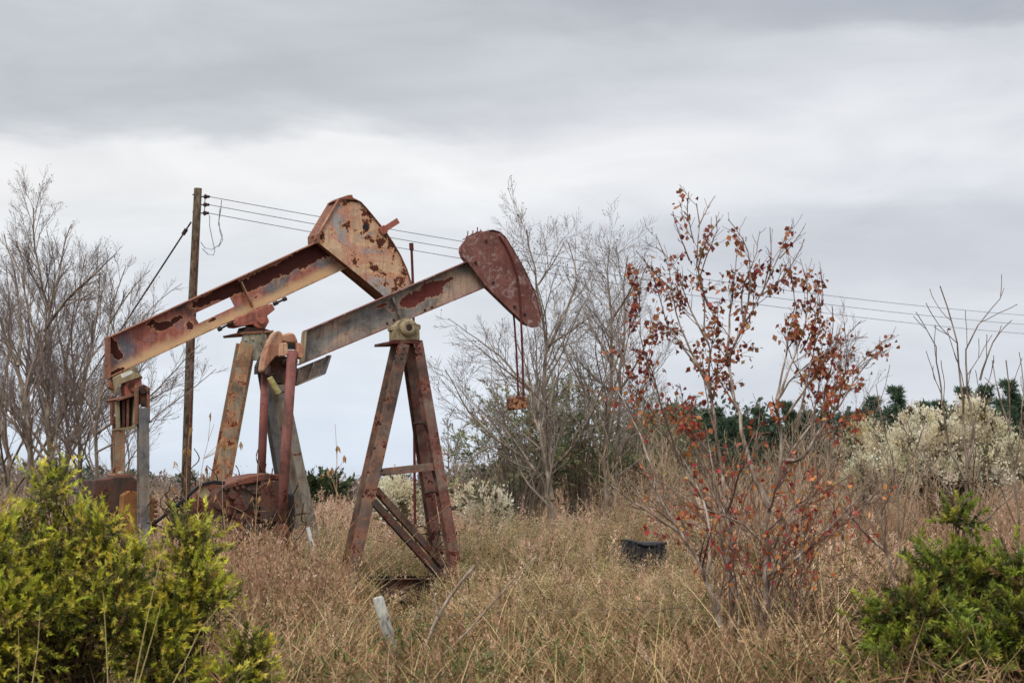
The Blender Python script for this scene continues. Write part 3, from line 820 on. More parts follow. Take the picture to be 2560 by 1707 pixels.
leg(Q, rp, m_rleg, (612, 860), (547, 1200), -.36, -.42, .235, .20)
leg(Q, rp, m_rleg, (622, 862), (560, 1200), .36, .6, .2, .18)
lr, _, _ = leg(Q, rp, m_rpale, (684, 905), (772, 1320), -.30, -.42, .17, .36)
lr['label'] = 'pale grey front leg behind the red pitman arms'
leg(Q, rp, m_rpit, (660, 905), (706, 1180), .32, .55, .23, .2)
b = MB()
for yy in (-.5, .5):
    b.ibeam((-3.4, yy, .17), (1.8, yy, .17), (0, 0, 1), .15, .28)
for xx in (-2.8, -1.3, 0.2, 1.6):
    b.ibeam((xx, -.49, .16), (xx, .49, .16), (0, 0, 1), .1, .2)
b.build('skid_base', m_gear, rp, .003)
# tail box, equaliser yoke and pitman arms
b = MB(); b.prism(Q.P(c1([(195, 1198), (330, 1128), (345, 1162), (370, 1190), (330, 1205), (235, 1238), (215, 1290)]), -.16), Y_(.32)); tail = b.build('tail_bracket', m_olive, rp, .01)
b = MB(); b.prism(Q.P(c1([(240, 1178), (306, 1152), (315, 1170), (250, 1201)]), -.165), Y_(.004)); b.build('number_plate', M_LABEL, tail)
b = MB(); b.prism(Q.P(c1([(285, 1195), (330, 1190), (365, 1200), (372, 1260), (350, 1300), (270, 1305), (262, 1255)]), -.12), Y_(.24)); yb_ = b.build('tail_bearing', m_salmon, rp, .012)
p = Q.L(331, 966, -.12)
b = MB(); b.face_loop([ring(p, .075, -.12), ring(p, .075, -.15)]); b.build('pin_cap', m_rim, yb_)
b = MB()
b.prism(Q.P(c7([(190, 230), (250, 300), (240, 330), (180, 295)]), -.1), Y_(.16)); b.build('tail_bolt', m_rim, tail)
b = MB(); b.prism(Q.P(c7([(430, 175), (468, 215), (450, 240), (420, 225)]), -.1), Y_(.16)); b.build('tail_bolt', m_rim, tail)
yo = MB()
yt = Q.P(c7([(232, 408), (330, 372), (412, 358), (440, 380), (432, 560), (395, 640), (330, 655), (275, 655), (238, 560)]), -.08)
yo.prism(yt, Y_(.05)); yoke = yo.build('equaliser', m_gear, rp, .01)
b = MB()
b.prism(Q.P(c7([(232, 402), (412, 350), (436, 362), (250, 418)]), -.3), Y_(.6)); b.build('yoke_plate', m_rim, yoke, .004)
b = MB(); b.prism(Q.P(c7([(262, 650), (378, 632), (430, 590), (436, 612), (400, 655), (320, 668), (265, 664)]), -.22), Y_(.4)); b.build('yoke_plate', m_olive, yoke, .004)
for (x_, mt) in ((245, m_olive), (292, m_gear), (330, m_rim), (392, m_olive)):
    b = MB(); b.prism(Q.P(c7([(x_, 405), (x_ + 22, 398), (x_ + 22 + (300 - x_) * .15, 640), (x_ + (300 - x_) * .15 + 4, 645)]), -.2), Y_(.12)); b.build('yoke_rib', mt, yoke)
def pitman(y, cx0, cx1, top, bot, w, mat):
    m_ = MB(); p0 = Q.L(cx0, top, y); p1 = Q.foot(p0, Q.L(cx1, bot, y), .55)
    m_.ibeam(p0, p1, (0, 1, 0), w, .14, .014, .012); o = m_.build('pitman_arm', mat, rp, .003)
    return o
pn = pitman(-.62, 357, 359, 1020, 1340, .165, m_rpit)
pf = pitman(.62, 297, 298, 1040, 1200, .165, m_rleg)
for (xa, xb, parent, y, top, bot) in ((341, 347, pn, -.62, 963, 1060), (368, 375, pn, -.62, 966, 1055), (279, 286, pf, .62, 988, 1060)):
    b = MB(); b.prism(Q.P([(xa, top + 4), ((xa + xb) / 2, top), (xb, top + 4), (xb, bot), (xa + 1, bot)], y - .05), Y_(.12)); b.build('clevis_plate', m_rim, parent, .004)
b = MB(); b.prism(Q.P(c7([(440, 290), (480, 275), (508, 290), (508, 420), (488, 470), (458, 440), (440, 440)]), -.62), Y_(.1)); b.build('wrist_block', m_gear, pn, .01)
b = MB(); b.tube([Q.L(*c7([(470, 330)])[0], -.66), Q.L(*c7([(290, 400)])[0], .6)], .05, 10); b.build('cross_shaft', M_DARKIRON, yoke)
# gear reducer, counterweight and crank of the rear unit
b = MB(); b.prism(Q.P(c7([(60, 1085), (150, 1080), (230, 1058), (385, 1055), (430, 1100), (436, 1560), (40, 1560)]), -.3), Y_(.75)); g2 = b.build('gearbox', m_gear, rp, .02)
b = MB(); b.prism(Q.P(c7([(215, 1046), (240, 1036), (380, 1038), (384, 1056), (220, 1062)]), -.2), Y_(.4)); b.build('gearbox_lid', m_rim, g2, .006)
p = Q.L(*c7([(280, 1028)])[0], -.05); b = MB(); b.tube([p - np.array((0, 0, .05)), p, p + np.array((0, 0, .03))], [.06, .06, .03], 12); b.build('breather_cap', m_rpost, g2)
b = MB(); b.prism(Q.P(c7([(300, 1215), (360, 1180), (430, 1190), (505, 1185), (545, 1230), (572, 1290), (566, 1400), (575, 1560), (300, 1600), (285, 1400)]), -.52), Y_(.2)); cw = b.build('counterweight', m_cw, rp, .015)
b = MB()
for k in range(7):
    p = Q.L(*c7([(566 - (k % 2) * 4, 1270 + k * 42)])[0], -.50); b.tube([p, p + np.array((.05, 0, 0))], .025, 8)
b.build('counterweight_bolt', m_rim, cw)

# polished rod behind, hose, small things of the yard
p0 = at(1033, 730, 34.6)
b = MB(); bx = at(1033, 760, 34.6)[0]
b.tube([(bx + .06, 34.6, 0), (bx, 34.6, p0[2]), (at(1029, 625, 34.6)[0], 34.6, at(1029, 625, 34.6)[2])], .024, 8)
pt = at(1029, 625, 34.6); b.tube([pt, at(1028, 608, 34.6)], .04, 8)
tag(b.build('polished_rod', M_CABLE), 'thin dark steel rod standing up behind the front beam, beside the pale horse head', 'rod')
hz = [(-30, 1330), (38, 1288), (108, 1244), (180, 1228), (260, 1262), (330, 1320), (384, 1310), (430, 1272), (470, 1242)]
b = MB(); b.tube([at(x, y, 30.6) for x, y in hz], .026, 8)
tag(b.build('hose', M_BLACK, None, 0, True), 'black hose sagging between the gearboxes behind the green shrub', 'hose')
b = MB(); p0, p1 = at(768, 1318, 27.0), at(802, 1440, 27.0); p1[2] = max(p1[2], 0); b.tube([p0, p0 + (p1 - p0) * 1.15], .036, 12)
wp = b.build('marker_pipe', M_WHITE); tag(wp, 'leaning white plastic pipe in the grass by the pumpjack legs', 'pipe')
b = MB(); p0 = at(1612, 1385, 30.0); x0, x1 = at(1552, 1385, 30)[0], at(1668, 1385, 30)[0]; zt = at(1600, 1352, 30)[2]
b.slab(((x0 + x1) / 2, 30.3, zt / 2), ((x1 - x0) / 2 - .03, 0, 0), (0, .27, 0), (0, 0, zt / 2 - .02))
bn = b.build('feed_bin', M_BIN, None, .02)
tag(bn, 'dark ridged bin half buried in tall grass', 'bin')
_rb = np.random.default_rng(8)
for k in range(9):
    b = MB(); xx = x0 + (x1 - x0) * (k + .5) / 9; hk = zt / 2 - .04 + _rb.uniform(-.05, .03)
    b.slab((xx, 30.0, hk + .02), (.026, 0, 0), (0, .03, 0), (_rb.uniform(-.03, .03), 0, hk)); b.build('rib', M_BIN, bn, .008)
b = MB()
P_ = [((x0 + (x1 - x0) * t), 30.02 + .02 * sin(t * 9), zt - .01 + .028 * sin(t * 7 + .6) - .05 * t) for t in np.linspace(0, 1, 9)]
b.tube(P_, .024, 7); b.build('rim', M_BIN, bn)

# ------------------------------------------------------------------ utility pole and wires
PY = 60.0
pole = empty('utility_pole', (at(470, 1300, PY)[0], PY, 0))
tag(pole, 'tall leaning wooden utility pole behind the rear pumpjack', 'utility pole')
def loc(p): return np.array(p) - np.array(pole.location)
b = MB(); ptop, pmid, pbot = at(495, 471, PY), at(476, 860, PY), at(463, 1262, PY)
base = pbot + (pbot - pmid) * (pbot[2] / (pmid[2] - pbot[2]))
b.tube([loc(base), loc(pbot), loc(pmid), loc(ptop)], [.155, .15, .14, .125], 14); b.build('pole_shaft', M_POLE, pole, 0, True)
b = MB(); b.tube([loc(at(492, 590, PY - .16)), loc(at(480, 860, PY - .18)), loc(at(470, 1240, PY - .19))], .035, 8); b.build('conduit', m_gearred, pole)
ins = []
for (yy, xx) in ((492, 514), (512, 513), (533, 512)):
    p = at(xx, yy, PY); b = MB()
    b.tube([loc(p - np.array((.22, 0, 0))), loc(p)], .02, 6); b.tube([loc(p + np.array((-.02, 0, -.06))), loc(p), loc(p + np.array((.0, 0, .06)))], [.05, .065, .05], 10)
    b.tube([loc(p), loc(p + np.array((.13, 0, 0)))], .045, 8)
    b.build('insulator', M_DARKIRON, pole); ins.append(p)
b = MB(); b.tube([loc(at(513, 485, PY)), loc(at(511, 540, PY))], .014, 6); b.build('bracket_rod', M_DARKIRON, pole)
b = MB()
for yy in (487, 530, 555):
    b = MB(); b.tube([loc(at(481, yy, PY)), loc(at(500, yy, PY))], .02, 6); b.build('through_bolt', M_DARKIRON, pole)
b = MB()
b.tube([loc(at(x, y, PY - .1)) for x, y in ((554, 500), (552, 525), (546, 560), (556, 590), (548, 612), (530, 624), (512, 620), (502, 605))], .012, 5)
b.tube([loc(at(x, y, PY - .1)) for x, y in ((550, 521), (547, 550), (550, 580), (557, 600), (546, 618))], .012, 5)
b.tube([loc(at(x, y, PY - .1)) for x, y in ((524, 538), (524, 565), (531, 600), (537, 625), (534, 638), (520, 636), (506, 622))], .012, 5)
b.build('jumper_wire', M_WIRE, pole)
# three conductors running to a farther pole outside the frame
names = ['topmost of the three sagging power lines', 'middle one of the three sagging power lines', 'lowest of the three sagging power lines']
ends = [(2560, 788), (2560, 811), (2560, 834)]
for k in range(3):
    p0 = ins[k] + np.array((.13, 0, 0)); p1 = at(*ends[k], 104.0)
    far = p0 + (p1 - p0) * 1.35
    n_ = 40; pts = []
    sag = 0.45
    for i in range(n_ + 1):
        t = i / n_ * 1.35
        p = p0 + (p1 - p0) * t; p = p + np.array((0, 0, -4 * sag * t * (1 - t) if t <= 1 else 4 * sag * (t - 1) * t)); pts.append(p)
    b = MB(); b.tube(pts, .012, 5)
    o = b.build('power_line', M_WIRE); tag(o, names[k], 'power line', 'power lines strung from the utility pole')
pg0, pg1 = at(478, 555, PY), at(395, 682, PY)
pg2 = pg0 + (pg1 - pg0) * (pg0[2] / (pg0[2] - pg1[2]))
b = MB(); b.tube([pg0, pg2], .028, 6); d = (pg1 - pg0)
b.tube([pg0 + d * .14, pg0 + d * .25], .065, 8)
tag(b.build('guy_wire', M_DARKIRON), 'taut guy wire slanting down to the left from the utility pole', 'guy wire')

# ------------------------------------------------------------------ fence at the front
FY = 18.0
m_ = MB(); pa, pb = at(944, 1491, FY), at(985, 1640, FY)
pbase = pa + (pb - pa) * (pa[2] / (pa[2] - pb[2]) + .05)
ax = nrm(pbase - pa)
m_.tube([pa, pa + ax * .02, pa + (pbase - pa) * .4, pbase], [.040, .053, .055, .058], 12)
tag(m_.build('fence_post', M_POST, None, 0, True), 'leaning sawn-off grey wooden fence post in front of the pumpjack', 'fence post')
for k, (pxs, lbl) in enumerate((([(-60, 1600), (400, 1578), (700, 1562), (950, 1545), (1300, 1530), (1700, 1518), (2150, 1530), (2620, 1528)], 'upper strand of rusty barbed wire at the fence post'),
                               ([(-60, 1680), (400, 1664), (985, 1640), (1300, 1622), (1650, 1606), (2150, 1612), (2620, 1606)], 'lower strand of rusty barbed wire near the ground'))):
    m_ = MB(); P3 = [at(x, y, FY - .05 + .0003 * (x - 950)) for x, y in pxs]
    m_.tube(P3, .0028, 5)
    for a_, b_ in zip(P3[:-1], P3[1:]):
        n_ = int(np.linalg.norm(b_ - a_) / .14)
        for i in range(n_):
            p = a_ + (b_ - a_) * (i + .5) / n_
            m_.tube([p + np.array((-.008, 0, -.018)), p + np.array((.008, 0, .018))], .003, 4); m_.tube([p + np.array((.008, -.01, -.016)), p + np.array((-.008, .01, .016))], .003, 4)
    tag(m_.build('barbed_wire', M_BARB), lbl, 'barbed wire', 'strands of barbed wire')

# ------------------------------------------------------------------ woody plants
def grow(out, rng, p0, d, length, r0, level, par):
    n = par['segs'][min(level, len(par['segs']) - 1)]
    pts = [np.array(p0)]; dr = nrm(np.array(d)); wn = par['wander']; up_ = par['up']
    noise_ = rng.normal(size=(n, 3)) * wn
    for i in range(n):
        dr = dr + noise_[i]; dr[2] += up_
        dr /= sqrt(dr[0] ** 2 + dr[1] ** 2 + dr[2] ** 2)
        pts.append(pts[-1] + dr * (length / n))
    P = np.array(pts); Rr = r0 * np.linspace(1, par['tip'], n + 1) ** 0.9
    out.append((level, P, np.maximum(Rr, par['rmin'])))
    if level < par['levels']:
        sprout(out, rng, P, Rr, length, level, par)
def sprout(out, rng, P, Rr, length, level, par, start=None, count=None):
    k = count if count is not None else par['kids'][min(level, len(par['kids']) - 1)]
    st = par['start'] if start is None else start
    n = len(P) - 1
    for j in range(k):
        t = st + (1 - st) * (j + rng.random()) / k
        i = min(int(t * n), n - 1); fr = t * n - i
        p = P[i] + (P[i + 1] - P[i]) * fr; td = nrm(P[i + 1] - P[i])
        side = nrm(np.cross(td, rng.normal(size=3))); ang = radians(rng.uniform(*par['angle']))
        dr = td * cos(ang) + side * sin(ang)
        ln = length * par['ratio'] * (1.15 - .80 * t) * rng.uniform(.65, 1.25)
        r = max((Rr[i] + (Rr[i + 1] - Rr[i]) * fr) * .58, par['rmin'])
        if ln > par['lmin']:
            grow(out, rng, p, dr, ln, r, level + 1, par)

BARE = dict(segs=(9, 6, 5, 4), wander=.16, up=.05, tip=.22, rmin=.006, levels=3, kids=(9, 7, 5, 4), angle=(22, 52), ratio=.5, start=.22, lmin=.18)
def tree_from(out_branches, name, origin, label, cat, group, bark=M_BARK, twig_col=(96, 84, 76), limb_col=(150, 136, 122), leaves=None, thick=.035):
    """branch list -> tree object with trunk and crown"""
    org = np.array(origin)
    root = empty(name, tuple(org)); tag(root, label, cat, group)
    rng = np.random.default_rng(int(abs(org[0] * 1000 + org[1] * 77)) + 3)
    tr, tw = Soup(), Soup()
    big = [(P - org, Rr) for l, P, Rr in out_branches if Rr[0] >= thick]
    small = [(P - org, Rr) for l, P, Rr in out_branches if Rr[0] < thick]
    if big: add_tubes(tr, big, 9, lin(*limb_col)[:3])
    mid = [x for x in small if x[1][0] >= thick * .4]; fine = [x for x in small if x[1][0] < thick * .4]
    if mid: add_tubes(tw, mid, 5, lin(*[(a + b) / 2 for a, b in zip(twig_col, limb_col)])[:3], .12, rng)
    if fine: add_tubes(tw, fine, 3, lin(*twig_col)[:3], .18, rng)
    if leaves: leaves(tw, out_branches, org, rng)
    if big: link_mesh('trunk', tr.mesh('trunk', True), bark, root)
    link_mesh('crown', tw.mesh('crown'), M_LEAF if leaves else M_DRY, root)
    return root

def guided(guides, Y, seed, par, kids=14, start=.25, klen=.36, drop=0, taper=1.35):
    """main stems traced on the photograph at depth Y (each with its own lean in depth), side branches grown from them"""
    rng = np.random.default_rng(seed); out = []
    for gi, (pts, w0, w1, dy0, dy1) in enumerate(guides):
        n = len(pts)
        if drop: pts = [(x, y + drop * min(1, max(0, (1150 - y) / 700)) ** 1.4) for (x, y) in pts]
        P = np.array([at(x, y, Y + dy0 + (dy1 - dy0) * i / max(1, n - 1)) for i, (x, y) in enumerate(pts)])
        if P[0][2] < .9 and P[0][2] > 0: P[0][2] = -.05
        P = guide_points(P, max(8, 2 * n + 2))
        ln = np.linalg.norm(np.diff(P, axis=0), axis=1).sum()
        P[1:-1] += rng.normal(size=(len(P) - 2, 3)) * .006 * ln * np.array((.6, 1.6, .3))
        tt = np.linspace(0, 1, len(P)); Rr = (w1 + (w0 - w1) * (1 - tt) ** taper) / F * Y / 2 * (.84 if Y > 30 else 1)
        out.append((0, P, Rr))
        sprout(out, rng, P, Rr, ln * klen / par['ratio'], 0, par, start, int(kids * max(.5, ln / 6)))
    return out

def seeds(size, per, cols):
    """small dark seed pods left on the twig ends"""
    def fn(soup, br, org, rng):
        tips = np.array([P[-1] for l, P, R_ in br if l >= 2] + [P[-2] for l, P, R_ in br if l >= 3])
        if len(tips) == 0: return
        k = rng.random(len(tips)) < per; t = tips[k] - org + rng.normal(size=(k.sum(), 3)) * .03
        add_leaves(soup, t, rand_dirs(rng, len(t)), rand_dirs(rng, len(t)), size, size * .8, palette(rng, len(t), cols))
    return fn
PODS = seeds(.042, .12, [(70, 58, 52), (92, 78, 70), (60, 50, 46)])

LEFT_PAR = dict(BARE, kids=(9, 12, 10, 4), ratio=.48, angle=(16, 42), up=.06, wander=.11, rmin=.0030, tip=.14, lmin=.15)
def g_(pts, w0, w1, dy=0.0, dy1=None): return (pts, w0, w1, dy, dy if dy1 is None else dy1)
LG = 'bare trees left of the utility pole'
left_trees = [
    ('tallest bare tree of the left grove, its pale trunk straight up behind the yellow-green shrub', 46, 1, [g_([(131, 1330), (129, 1163), (115, 933), (109, 849), (123, 737), (101, 596), (73, 484), (84, 425)], 26, 4),
        g_([(112, 790), (168, 690), (225, 636), (290, 560)], 12, 3, 0, -2), g_([(110, 860), (75, 760), (60, 640), (30, 560)], 10, 3, 0, 1.5), g_([(123, 737), (150, 620), (160, 520), (178, 470)], 9, 3, 0, 1)], 22),
    ('bare tree with a trunk bending left at the picture edge', 44, 2, [g_([(95, 1330), (84, 1158), (50, 922), (34, 821), (-10, 745), (-50, 640)], 27, 6), g_([(45, 890), (55, 740), (40, 620), (10, 500)], 12, 3, 0, 1)], 18),
    ('bare tree at the left edge with its trunk partly cut by the frame', 48, 3, [g_([(30, 1330), (22, 1186), (0, 1017), (-25, 860), (-20, 640)], 22, 5), g_([(5, 1010), (18, 860), (28, 700), (15, 600)], 11, 3, 0, 1)], 16),
    ('bare tree with a thin upright trunk left of the rear pumpjack tail', 47, 4, [g_([(200, 1330), (199, 1175), (196, 1017), (180, 905), (178, 760), (190, 640)], 20, 3), g_([(196, 1000), (222, 880), (240, 740), (262, 640)], 12, 3, 0, 1)], 18),
    ('bare tree whose side branches reach right across the utility pole', 45, 5, [g_([(238, 1330), (239, 1180), (241, 1062), (264, 905), (269, 765), (314, 600)], 18, 3), g_([(242, 1080), (310, 1030), (393, 960), (455, 880), (500, 830)], 9, 2, 0, -1.5),
        g_([(262, 910), (330, 800), (390, 700), (455, 650)], 8, 2, 0, 1), g_([(240, 1130), (330, 1080), (420, 1010), (540, 900)], 7, 2, 0, -1), g_([(268, 780), (330, 660), (375, 610)], 7, 2, 0, 0)], 17),
    ('bare tree leaning right between two straight trunks of the left grove', 50, 6, [g_([(140, 1330), (152, 1180), (185, 1074), (219, 933), (247, 709), (250, 620)], 18, 3), g_([(160, 1160), (120, 1050), (90, 930), (95, 800)], 10, 3, 0, 1)], 16),
    ('slim bare tree close behind the tallest one of the left grove', 53, 8, [g_([(60, 1330), (70, 1160), (66, 960), (80, 780), (64, 620), (40, 520)], 18, 3), g_([(68, 950), (110, 820), (140, 700), (150, 600)], 9, 2)], 16),
    ('bare tree with upright switches between the tallest tree and the beam end', 54, 9, [g_([(170, 1330), (172, 1150), (160, 980), (170, 820), (205, 680), (215, 560)], 16, 3), g_([(165, 900), (140, 760), (135, 620)], 8, 2), g_([(172, 1100), (260, 980), (330, 880), (370, 800)], 7, 2)], 16),
    ('thin bare tree showing above the beam end of the rear pumpjack', 55, 10, [g_([(285, 1330), (280, 1120), (290, 940), (310, 800), (330, 660)], 14, 2), g_([(285, 1000), (350, 900), (400, 820)], 7, 2), g_([(300, 850), (270, 740), (285, 640)], 6, 2)], 15),
    ('slender bare tree nearest the rear gearbox', 52, 7, [g_([(318, 1330), (300, 1160), (310, 1020), (330, 900), (352, 740)], 12, 2), g_([(305, 1080), (350, 1000), (420, 960), (480, 930)], 7, 2)], 14),
]
for lbl, Y, sd_, gl, kd in left_trees:
    br = guided(gl, Y, sd_, LEFT_PAR, kids=int(kd * 1.1), drop=95)
    o0 = br[0][1][0]
    tree_from(br, 'bare_tree', (o0[0], o0[1], 0), lbl, 'tree', LG, twig_col=(150, 132, 124), limb_col=(158, 144, 128), leaves=PODS)

MG = 'bare trees right of the hanging cables'
MID_PAR = dict(BARE, kids=(9, 12, 9, 4), ratio=.50, angle=(20, 54), up=.045, wander=.12, rmin=.0030, tip=.14, lmin=.15)
mid_trees = [
    ('tallest bare tree of the middle clump, straight behind the hanging cables', 44, 11, [g_([(1378, 1330), (1373, 1098), (1362, 961), (1368, 824), (1354, 742), (1343, 648), (1325, 540), (1316, 480)], 26, 4), g_([(1366, 850), (1410, 740), (1450, 640), (1420, 520)], 11, 3, 0, 1),
        g_([(1368, 830), (1440, 780), (1500, 720)], 9, 2, 0, -1), g_([(1350, 730), (1300, 660), (1260, 590), (1250, 560)], 9, 2), g_([(1372, 1010), (1300, 930), (1240, 880), (1160, 800)], 9, 2, 0, -1.5), g_([(1345, 650), (1380, 590), (1410, 520)], 7, 2)], 17),
    ('low bare tree with a long limb arching left toward the front pumpjack', 42, 12, [g_([(1390, 1330), (1387, 1263), (1320, 1140), (1255, 1110), (1195, 1050), (1151, 990), (1113, 900)], 20, 3), g_([(1320, 1150), (1260, 1060), (1190, 1010), (1130, 930)], 9, 2, 0, 1), g_([(1380, 1250), (1343, 1043), (1327, 906), (1290, 820)], 16, 3, 0, 1),
        g_([(1260, 1110), (1200, 1120), (1150, 1180)], 7, 2), g_([(1330, 960), (1250, 860), (1180, 800), (1120, 750)], 9, 2, 0, -1)], 15),
    ('bare tree with a grey trunk standing just left of the red-leaved tree', 46, 13, [g_([(1513, 1330), (1513, 1098), (1530, 906), (1527, 742), (1513, 621), (1524, 540)], 26, 3), g_([(1528, 880), (1480, 780), (1450, 700)], 10, 2, 0, 1), g_([(1527, 760), (1580, 660), (1600, 590)], 9, 2, 0, -1), g_([(1525, 960), (1460, 900), (1420, 820)], 9, 2)], 17),
    ('slim bare tree with twin trunks behind the red leaves', 48, 14, [g_([(1540, 1330), (1546, 988), (1565, 796), (1557, 676), (1570, 560)], 18, 3), g_([(1550, 960), (1610, 850), (1640, 740)], 9, 2, 0, 1)], 16),
    ('bare tree half hidden behind the right side of the red-leaved tree', 45, 15, [g_([(2090, 1330), (2070, 1120), (2055, 960), (2085, 860), (2100, 780)], 16, 3), g_([(2060, 1000), (2120, 920), (2170, 870), (2200, 850)], 8, 2), g_([(2055, 1000), (1990, 900), (1960, 800)], 9, 2)], 13),
    ('thin pale sapling far off between the pumpjack leg and the middle clump', 75, 16, [g_([(1120, 1260), (1122, 1130), (1118, 1050)], 7, 2), g_([(1135, 1250), (1142, 1120), (1150, 1070)], 6, 2)], 20),
]
for lbl, Y, sd_, gl, kd in mid_trees:
    br = guided(gl, Y, sd_, MID_PAR if Y < 70 else dict(MID_PAR, levels=2, rmin=.009), kids=int(kd * 1.15), drop=100 if Y < 70 else 0, klen=.44)
    o0 = br[0][1][0]
    tree_from(br, 'bare_tree', (o0[0], o0[1], 0), lbl, 'tree', MG, twig_col=(158, 144, 134), limb_col=(176, 162, 144), leaves=PODS)

# bare saplings at the right edge
RG = 'bare saplings at the right edge'
SAP = dict(BARE, levels=2, kids=(5, 3, 2), ratio=.40, rmin=.0042, angle=(18, 40), wander=.09, up=.06)
saps = [
    ('leafless forked sapling rising from behind the right green shrub', 20, 21, [g_([(2445, 1460), (2440, 1380), (2425, 1300), (2410, 1170), (2405, 1050), (2405, 920), (2380, 800), (2360, 740), (2350, 715)], 15, 3), g_([(2410, 1180), (2440, 1100), (2420, 1000), (2415, 870), (2450, 790), (2500, 770), (2510, 720)], 9, 2, 0, .4),
        g_([(2412, 1200), (2370, 1120), (2355, 1000), (2345, 880), (2320, 820), (2290, 780)], 8, 2, 0, -.3), g_([(2440, 1330), (2490, 1270), (2560, 1220)], 7, 3), g_([(2450, 950), (2480, 850), (2530, 800)], 6, 2), g_([(2425, 1290), (2330, 1180), (2290, 1110), (2250, 1060)], 7, 2, 0, .2)], 9),
    ('leafless sapling with upright switches at the far right edge', 22, 22, [g_([(2560, 1440), (2545, 1300), (2530, 1150), (2525, 1000), (2515, 900)], 10, 3), g_([(2535, 1200), (2555, 1050), (2560, 920), (2548, 880)], 7, 2), g_([(2528, 1080), (2495, 980), (2480, 900)], 6, 2), g_([(2560, 1300), (2600, 1100), (2610, 900)], 8, 2)], 9),
    ('thin leafless sapling leaning left in front of the cream-flowered shrub', 24, 23, [g_([(2260, 1440), (2245, 1330), (2250, 1200), (2210, 1080), (2190, 960)], 9, 2), g_([(2250, 1220), (2300, 1100), (2320, 1020)], 6, 2)], 9),
]
def few_leaves(soup, br, org, rng):
    t = np.array([P[-1] for l, P, R_ in br if l >= 1]) - org
    t = t[rng.random(len(t)) < .12]
    if len(t): add_leaves(soup, t, rand_dirs(rng, len(t)) + np.array((0, 0, -.6)), rand_dirs(rng, len(t)), .05, .045, palette(rng, len(t), [(150, 80, 40), (120, 50, 34)]))
for lbl, Y, sd_, gl, kd in saps:
    br = guided(gl, Y, sd_, SAP, kids=kd, start=.3)
    o0 = br[0][1][0]
    tree_from(br, 'sapling', (o0[0], o0[1], 0), lbl, 'sapling', RG, twig_col=(122, 98, 88), limb_col=(160, 138, 122), thick=.012, leaves=few_leaves)

# the red-leaved trees
def red_leaves(dens, top_z, seed_):
    def fn(soup, br, org, rng):
        pts, dirs = [], []
        for l, P, R_ in br:
            if l < 2: continue
            for k in range(1, len(P)):
                pts.append(P[k]); dirs.append(P[k] - P[k - 1])
        pts = np.array(pts) - org
        # leaves hold on in clumps
        cl = rng.normal(size=(70, 3)) * 0
        wq = np.where(pts[:, 2] > top_z * .5, 2.2, 1.0); c = pts[rng.choice(len(pts), 240, p=wq / wq.sum())]
        dist = np.min(np.linalg.norm(pts[:, None, :] - c[None], axis=2), axis=1)
        pr = np.where(dist < .24, dens, dens * .16) * np.where(pts[:, 2] > top_z * .52, 1.9, .42) * (pts[:, 2] > .75 + .5 * rng.random(len(pts)))
        k = rng.random(len(pts)) < pr
        p = pts[k]; n = len(p)
        p = p + rng.normal(size=(n, 3)) * .03
        axd = rand_dirs(rng, n) * .8 + np.array((0, 0, -.8))
        zz = p[:, 2:3]
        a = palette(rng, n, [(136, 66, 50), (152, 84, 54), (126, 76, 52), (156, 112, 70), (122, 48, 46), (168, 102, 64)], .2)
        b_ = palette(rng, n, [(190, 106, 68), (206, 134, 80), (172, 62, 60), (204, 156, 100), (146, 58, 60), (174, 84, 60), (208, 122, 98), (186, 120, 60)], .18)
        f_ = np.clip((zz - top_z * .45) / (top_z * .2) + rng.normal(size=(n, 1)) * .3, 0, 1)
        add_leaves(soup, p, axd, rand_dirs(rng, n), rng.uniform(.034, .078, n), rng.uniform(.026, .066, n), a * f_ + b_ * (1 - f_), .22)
    return fn
RED = dict(BARE, levels=3, kids=(8, 6, 4), ratio=.44, rmin=.0022, angle=(20, 50), wander=.10, up=.06, lmin=.07, tip=.3)
